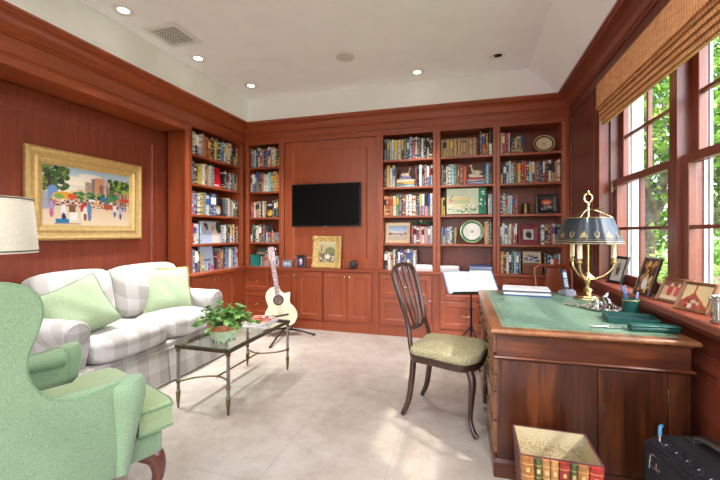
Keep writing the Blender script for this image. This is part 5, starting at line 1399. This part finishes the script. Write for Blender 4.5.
for c, w in SPN:
    w = w/tot; b = BM()
    P = lambda u, z, o: ((x+u*w)*2*(w_-.02*(1-z/h_))*.985, -d_+.02*(1-z/h_)-o, z)
    pr = [(.0, .001), (.08, .010), (.3, .015), (.7, .015), (.92, .010), (1.0, .001)]
    zs = [.004, .05, .055, .11, .115, .18, .185, .25, .255, .30, .305, .328]
    rings(b, [[P(u, z, o) for u, o in pr] for z in zs], True, True, True)
    for z in (.0525, .1125, .1825, .2525, .3025):
        rings(b, [[P(u, z-.0016, o+.0012) for u, o in pr], [P(u, z+.0016, o+.0012) for u, o in pr]], False, False, False, mi=1)
    q = P(.5, .278, .0165); box(b, q[0]-.006, q[0]+.006, q[1], q[1]+.001, .270, .286, 0, mi=1)
    mk('false_book_spine', b, [plain('leather_spine', c, .45, 0, .18, 40), GOLDFRAME], bn, True)
    x += w

# ------------------------------------------------------------------ guitar amplifier
am = thing('guitar_amplifier', 'black guitar amplifier with a row of knobs on the floor by the desk end', 'amplifier', (.860, 1.629, 0), math.radians(12))
AW, AH = .195, .42                       # half width along Y, height
TOLEX = plain('black_vinyl', '#1c1c1f', .55, 0, .35, 400, bumpy=.3)
# section in (x,z), front faces -X
sec = [(-.125, .0), (.115, .0), (.115, AH), (-.045, AH), (-.085, AH-.022), (-.128, AH-.030)]
b = BM(); prism(b, sec, lambda x, z, d: (x, d, z), -AW, AW, .008); mk('cabinet', b, TOLEX, am, True)
b = BM(); box(b, -.132, -.126, -AW+.02, AW-.02, .03, AH-.055, .002); mk('grille', b, plain('black_grille_cloth', '#17171a', .8, 0, .5, 500), am)
def PT(u, y, n): p0, p1 = Vector((-.120, 0, AH-.026)), Vector((-.052, 0, AH-.003)); d = (p1-p0); nn = Vector((-d.z, 0, d.x)).normalized(); q = p0+d*u+nn*n; return (q.x, y, q.z)
b = BM(); rings(b, [[PT(0, -AW+.012, n), PT(1, -AW+.012, n), PT(1, AW-.012, n), PT(0, AW-.012, n)] for n in (.0, .0035)]); mk('control_panel', b, plain('dark_control_panel', '#2b2b30', .3, .4), am)
for k in range(6):
    y = AW-.09-k*.050; b = BM(); tube(b, [PT(.5, y, .003), PT(.5, y, .007), PT(.5, y, .008), PT(.5, y, .022)], [.014, .014, .0105, .0095], 14); kn = mk('knob', b, plain('dark_grey_knob', '#2e2f33', .3, .3), am, True)
    b = BM(); q0, q1 = Vector(PT(.42, y, .0225)), Vector(PT(.05, y, .0205)); tube(b, [q0, Vector(PT(.30, y, .0222))], .0007, 5); mk('pointer', b, WHITEPLASTIC, kn)
# script emblem on the grille
b = BM(); E0 = Vector((-.1335, AW-.045, AH-.085))
def EM(pts, r=.0022): tube(b, smooth_pts([(E0.x, E0.y-u*.055, E0.z+v*.055) for u, v in pts], 5), r, 6)
EM([(-.05, -.55), (.0, -.1), (.1, .45), (.3, .62), (.55, .6), (.75, .68)], .003); EM([(-.12, .1), (.1, .12), (.32, .18)], .0026)
EM([(.15, -.3), (.30, -.15), (.28, -.35), (.40, -.30), (.50, -.12), (.50, -.32), (.62, -.28), (.70, .2), (.70, -.3), (.85, -.15), (.82, -.32), (.98, -.2), (1.0, -.1)], .0022)
mk('emblem', b, SILVER, am, True)
b = BM(); pts = smooth_pts([(.03, -.14, AH), (.03, -.125, AH+.022), (.03, -.06, AH+.034), (.03, .0, AH+.036), (.03, .06, AH+.034), (.03, .125, AH+.022), (.03, .14, AH)], 6); tube(b, pts, .006, 8, flat=2.6); mk('handle', b, plain('dark_leather_strap', '#3d342e', .6, 0, .2), am, True)
for s in (-1, 1):
    b = BM(); box(b, .012, .048, s*.145-.02, s*.145+.02, AH, AH+.010, .004); mk('handle_cap', b, STEEL, am)
cb = thing('audio_cable', 'cable with a blue plug end arching out of the amplifier', 'cable', tuple(Vector((.860, 1.629, AH))+Matrix.Rotation(math.radians(12), 3, 'Z') @ Vector((-.075, .145, 0))), math.radians(12))
p0 = Vector(PT(.5, AW-.035, .003))-Vector((-.075, .145, AH))
b = BM(); tube(b, [p0, p0+Vector((0, 0, .022))], [.007, .0055], 10); mk('jack_plug', b, SILVER, cb, True)
b = BM(); tube(b, smooth_pts([p0+Vector((0, 0, .022)), p0+Vector((.002, .003, .036)), p0+Vector((.010, .012, .050)), p0+Vector((.022, .02, .053))], 5), .0065, 8); mk('sleeve', b, plain('blue_sleeve', '#3f8fb8', .4), cb, True)
b = BM(); tube(b, smooth_pts([p0+Vector((.022, .02, .053)), p0+Vector((.045, .05, .045)), p0+Vector((.055, .08, .01)), p0+Vector((.065, .10, -.10)), p0+Vector((.075, .11, -.30)), p0+Vector((.10, .10, -.376))], 6), .0035, 8); mk('lead', b, BLACK, cb, True)

# ------------------------------------------------------------------ green wing chair in front
ac = thing('wing_armchair', 'mint green wing armchair in the near corner, seen from behind its side', 'armchair', (-1.761, 1.106, 0), math.radians(-20.4))
b = BM(); box(b, -.335, .335, -.38, .385, .262, .368, .022, 3); mk('seat_frame', b, GREENCH, ac, True)
side = smooth_pts([(-.43, 0, .262), (-.10, 0, .262), (.19, 0, .262)], 3)[:-1]+smooth_pts([(.19, 0, .262), (.205, 0, .45), (.21, 0, .60), (.20, 0, .640), (.14, 0, .640), (.07, 0, .632), (.00, 0, .642), (-.055, 0, .685), (-.090, 0, .755), (-.092, 0, .83), (-.070, 0, .90), (-.055, 0, .965), (-.065, 0, 1.025), (-.11, 0, 1.068), (-.19, 0, 1.088), (-.30, 0, 1.09), (-.44, 0, 1.08)], 5)
side2 = [(p.x, p.z) for p in side]
flare = lambda z: .03*max(0, (z-.3))/.8
for s in (-1, 1):
    b = BM(); prism(b, side2, lambda y, z, d, s=s: (s*(d+flare(z)), y, z), .305, .372, .022, seg=3); w_ = mk('wing', b, GREENCH, ac, True)
    b = BM(); i0 = 6; e = [(s*(.372+flare(z)-.006), y+.000, z) for y, z in side2[i0:]]; tube(b, e, .0065, 8); mk('piping', b, PIPING, w_, True)
    b = BM(); tube(b, smooth_pts([(s*.322, -.04, .612), (s*.325, .08, .600), (s*.335, .19, .600)], 4), lerp_list([.034, .040, .046], 9), 14); 
    tube(b, [(s*.362, .205, .270), (s*.366, .218, .42), (s*.376, .226, .58), (s*.376, .224, .625), (s*.376, .220, .648), (s*.376, .218, .655)], [.024, .038, .060, .063, .052, .02], 18)
    mk('arm', b, GREENCH, ac, True)
T_ = [(-.262, -.22), (.262, -.22), (.262, .262), (.352, .275), (.358, .335), (.352, .415), (.30, .432), (0, .440), (-.30, .432), (-.352, .415), (-.358, .335), (-.352, .275), (-.262, .262)]
b = BM(); dome(b, T_, .368, .490, .045, .03, cx=(0, .12)); sc_ = mk('seat_cushion', b, GREENCUSH_LIT, ac, True)
b = BM()
for z in (.382, .474): tube(b, [(x*1.0, .12+(y-.12)*1.0, z) for x, y in T_], .006, 8, closed=True)
mk('piping', b, PIPING, sc_, True)
b = BM(); T = Matrix.Translation((0, -.285, .755)) @ Matrix.Rotation(.12, 4, 'X'); puff(b, (0, 0, 0), (.285, .085, .33), 4, (0, .35, 0), T=T); mk('backrest', b, GREENCH, ac, True)
b = BM(); prism(b, [(-.43, .262), (-.37, .262), (-.40, 1.08), (-.46, 1.08)], lambda y, z, d: (d, y, z), -.345, .345, .02); mk('back_panel', b, GREENCH, ac, True)
LEGW = wood('armchair_leg_wood', '#43221a', '#5e3024', '#7a4534', 'z', rough=.25, coat=.4)
for s in (-1, 1):
    b = BM(); tube(b, smooth_pts([(s*.27, .325, .268), (s*.300, .365, .235), (s*.305, .375, .16), (s*.292, .355, .07), (s*.295, .365, .03), (s*.30, .375, .006)], 5), lerp_list([.042, .040, .026, .017, .018, .027], 26), 12); mk('leg', b, LEGW, ac, True)
    b = BM(); tube(b, [(s*.28, -.33, .27), (s*.29, -.36, .12), (s*.295, -.41, .004)], [.026, .022, .018], 10); mk('leg', b, LEGW, ac, True)

# ------------------------------------------------------------------ lamp with a drum shade at the sofa's near end
fl = thing('floor_lamp', 'floor lamp with a cream drum shade at the near end of the sofa', 'lamp', (-2.715, 1.465, 0))
b = BM(); lathe(b, [(.13, .0005), (.135, .008), (.12, .018), (.03, .026), (.014, .04)], seg=32); mk('base', b, OLDBRASS, fl, True)
b = BM(); cyl(b, (0, 0, .03), (0, 0, 1.22), .011, seg=12); lathe(b, [(.011, 1.10), (.024, 1.115), (.026, 1.135), (.014, 1.15), (.011, 1.16)], seg=14); mk('pole', b, OLDBRASS, fl, True)
b = BM(); lathe(b, [(.238, 1.125), (.240, 1.130), (.212, 1.455), (.210, 1.455), (.236, 1.128)], seg=48, caps=False); sh = mk('lamp_shade', b, SHADEM, fl, True)
b = BM()
for z, r in ((1.138, .2405), (1.448, .2138)): tube(b, [(r*math.cos(2*PI*k/48), r*math.sin(2*PI*k/48), z) for k in range(48)], .0045, 6, closed=True)
mk('trim', b, plain('dark_shade_trim', '#4d463a', .8, 0, .1), sh, True)
b = BM()
for k in range(3): q = k*2.094; tube(b, [(0, 0, 1.22), (.212*math.cos(q), .212*math.sin(q), 1.44)], .003, 6)
mk('harp', b, OLDBRASS, sh, True)

# ------------------------------------------------------------------ outside
def ground():
    m, nt, bb = new_mat('lawn_grass'); n = noise(nt, texco(nt), 14, 5)
    rp = ramp(nt, n, [(.3, '#4f7030'), (.55, '#7c9c48'), (.75, '#a3b86a')]); nt.links.new(rp.outputs[0], bb.inputs['Base Color']); bb.inputs['Roughness'].default_value = .95; return m
b = BM(); box(b, 1.45, 40, -20, 50, -.5, -.35); struct('ground', b, ground())
b = BM(); box(b, 1.42, 2.1, -4, 6, -.35, -.30); struct('path', b, plain('stone_path', '#b9b2a6', .9, 0, .1))
TREEL = [leafmat('leaf_bright', '#3c6624', '#76a03c', '#bcd06c', 3.0, .35), leafmat('leaf_mid', '#3a6128', '#648f3c', '#98b95c', 3.0, .3), leafmat('leaf_deep', '#2e4d26', '#4c7434', '#7d9c4e', 3.0, .25)]
BARK = plain('tree_bark', '#6f6256', .95, 0, .3, 12, bumpy=.6)
def tree(label, x, y, h, r, mi, seed, n=1500, trunk=True, bush=False, ls=.12):
    rr = random.Random(seed)
    t = thing('shrub' if bush else 'tree', label, 'shrub' if bush else 'tree', (x, y, -.35), 0)
    b = BM(); cl = []
    if trunk:
        top = h*.82
        main = smooth_pts([(0, 0, 0), (.05*h*rr.uniform(-1, 1), .04*h, h*.3), (.06*h*rr.uniform(-1, 1), 0, h*.55), (0, 0, top)], 4)
        tube(b, main, lerp_list([.045*h**.8, .032*h**.8, .02*h**.8, .008], len(main)), 8)
        for k in range(9):
            z = h*rr.uniform(.25, .7); q = rr.uniform(0, 2*PI); e = Vector((r*.7*math.cos(q), r*.7*math.sin(q), z+h*rr.uniform(.08, .28)))
            base = main[min(len(main)-1, int(z/top*(len(main)-1)))]
            tube(b, smooth_pts([base, base.lerp(e, .5)+Vector((0, 0, .1)), e], 4), lerp_list([.022*h**.8, .006], 9), 6); cl.append(e)
        mk('trunk', b, BARK, t, True)
    else: b.free()
    for k in range(16 if not bush else 8):
        u = rr.uniform(-1, 1); q = rr.uniform(0, 2*PI); s = math.sqrt(1-u*u); k_ = rr.uniform(.5, 1)
        cl.append(Vector((r*k_*s*math.cos(q), r*k_*s*math.sin(q), (h*.62+h*.38*u*k_) if not bush else h*(.5+.45*u*k_))))
    b = BM()
    for i in range(n):
        c = rr.choice(cl); d = Vector((rr.gauss(0, 1), rr.gauss(0, 1), rr.gauss(0, .8)))*r*.26
        p = c+d
        if p.z < .05: continue
        dr = Vector((rr.uniform(-1, 1), rr.uniform(-1, 1), rr.uniform(-.9, .4))).normalized()
        up = Vector((rr.uniform(-.4, .4), rr.uniform(-.4, .4), 1)); xx = dr.cross(up).normalized(); s = ls*rr.uniform(.6, 1.3)
        q = [p, p+dr*s*.5+xx*s*.28, p+dr*s, p+dr*s*.5-xx*s*.28]
        b.faces.new([b.verts.new(v) for v in q])
    mk('foliage', b, TREEL[mi], t)
    return t
tree('leafy tree with a slanting trunk just outside the window', 3.05, 7.2, 4.6, 1.25, 0, 3, 4200, ls=.11)
tree('bright tree seen through the nearer window', 3.75, 7.0, 5.0, 1.3, 1, 8, 4200, ls=.11)
tree('deep green tree standing behind the one with the slanting trunk', 4.3, 11.2, 7.0, 2.1, 2, 5, 5200, ls=.17)
tree('tall pale green tree at the back of the garden', 6.9, 12.2, 8.0, 2.2, 0, 6, 5200, ls=.19)
tree('broad dark tree at the far side of the garden', 6.6, 8.6, 7.0, 1.9, 2, 7, 4200, ls=.18)
tree('low bright shrub under the window trees', 2.75, 5.6, 1.9, .8, 0, 11, 2400, False, True, .09)
tree('mid green shrub farther out on the lawn', 4.35, 9.0, 2.2, 1.0, 1, 12, 2200, False, True, .12)
tree('dark shrub at the back of the lawn', 5.8, 15.0, 3.4, 2.0, 2, 13, 2200, False, True, .2)
tree('leafy shrub close to the near window', 3.0, 4.3, 1.7, .7, 1, 15, 1800, False, True, .08)

# ------------------------------------------------------------------ light
world = bpy.data.worlds.new('World'); scene.world = world; world.use_nodes = True
nt = world.node_tree; nt.nodes.clear()
sk = N(nt, 'ShaderNodeTexSky', sky_type='NISHITA'); sk.sun_disc = False; sk.sun_elevation = math.radians(48); sk.sun_rotation = math.radians(130); sk.air_density = 1.0; sk.dust_density = 2.0
hs = N(nt, 'ShaderNodeHueSaturation'); hs.inputs['Saturation'].default_value = .8
bg = N(nt, 'ShaderNodeBackground'); bg.inputs[1].default_value = .95
wo = N(nt, 'ShaderNodeOutputWorld')
nt.links.new(sk.outputs[0], hs.inputs['Color']); nt.links.new(hs.outputs[0], bg.inputs[0]); nt.links.new(bg.outputs[0], wo.inputs[0])
sd = bpy.data.lights.new('sun', 'SUN'); sd.energy = 2.2; sd.angle = math.radians(1.2); sd.color = (1, .95, .86)
so_ = bpy.data.objects.new('sun', sd); COL.objects.link(so_)
so_.rotation_euler = Vector((-1.05, .85, -1.35)).to_track_quat('-Z', 'Y').to_euler()
def portal(name, loc, d, sx, sy):
    l = bpy.data.lights.new(name, 'AREA'); l.shape = 'RECTANGLE'; l.size = sx; l.size_y = sy; l.cycles.is_portal = True
    o = bpy.data.objects.new(name, l); COL.objects.link(o); o.location = loc; o.rotation_euler = Vector(d).to_track_quat('-Z', 'Z').to_euler(); return o
portal('window_portal', (1.30, (WY0+WY1)/2, (SILL+WTOP)/2), (-1, 0, 0), WY1-WY0, WTOP-SILL)
portal('door_portal', ((DX0+DX1)/2, YR-.12, DZ/2), (0, 1, 0), DX1-DX0, DZ)

# ------------------------------------------------------------------ camera
cd = bpy.data.cameras.new('camera'); cd.sensor_width = 36; cd.lens = 370/720*36; cd.clip_start = .05
cd.shift_y = -(240-232)/720*1.0
cam = bpy.data.objects.new('camera', cd); COL.objects.link(cam)
cam.location = (0, 0, 1.25); cam.rotation_euler = (PI/2, 0, math.atan(108/370))
scene.camera = cam
vs = scene.view_settings
scene.display_settings.display_device = 'sRGB'
vs.view_transform = 'Standard'; vs.look = 'None'; vs.exposure = 0.66; vs.gamma = 1.0; vs.use_curve_mapping = False
scene.cycles.max_bounces = 10; scene.cycles.diffuse_bounces = 6; scene.cycles.transparent_max_bounces = 16
scene.cycles.sample_clamp_indirect = 6
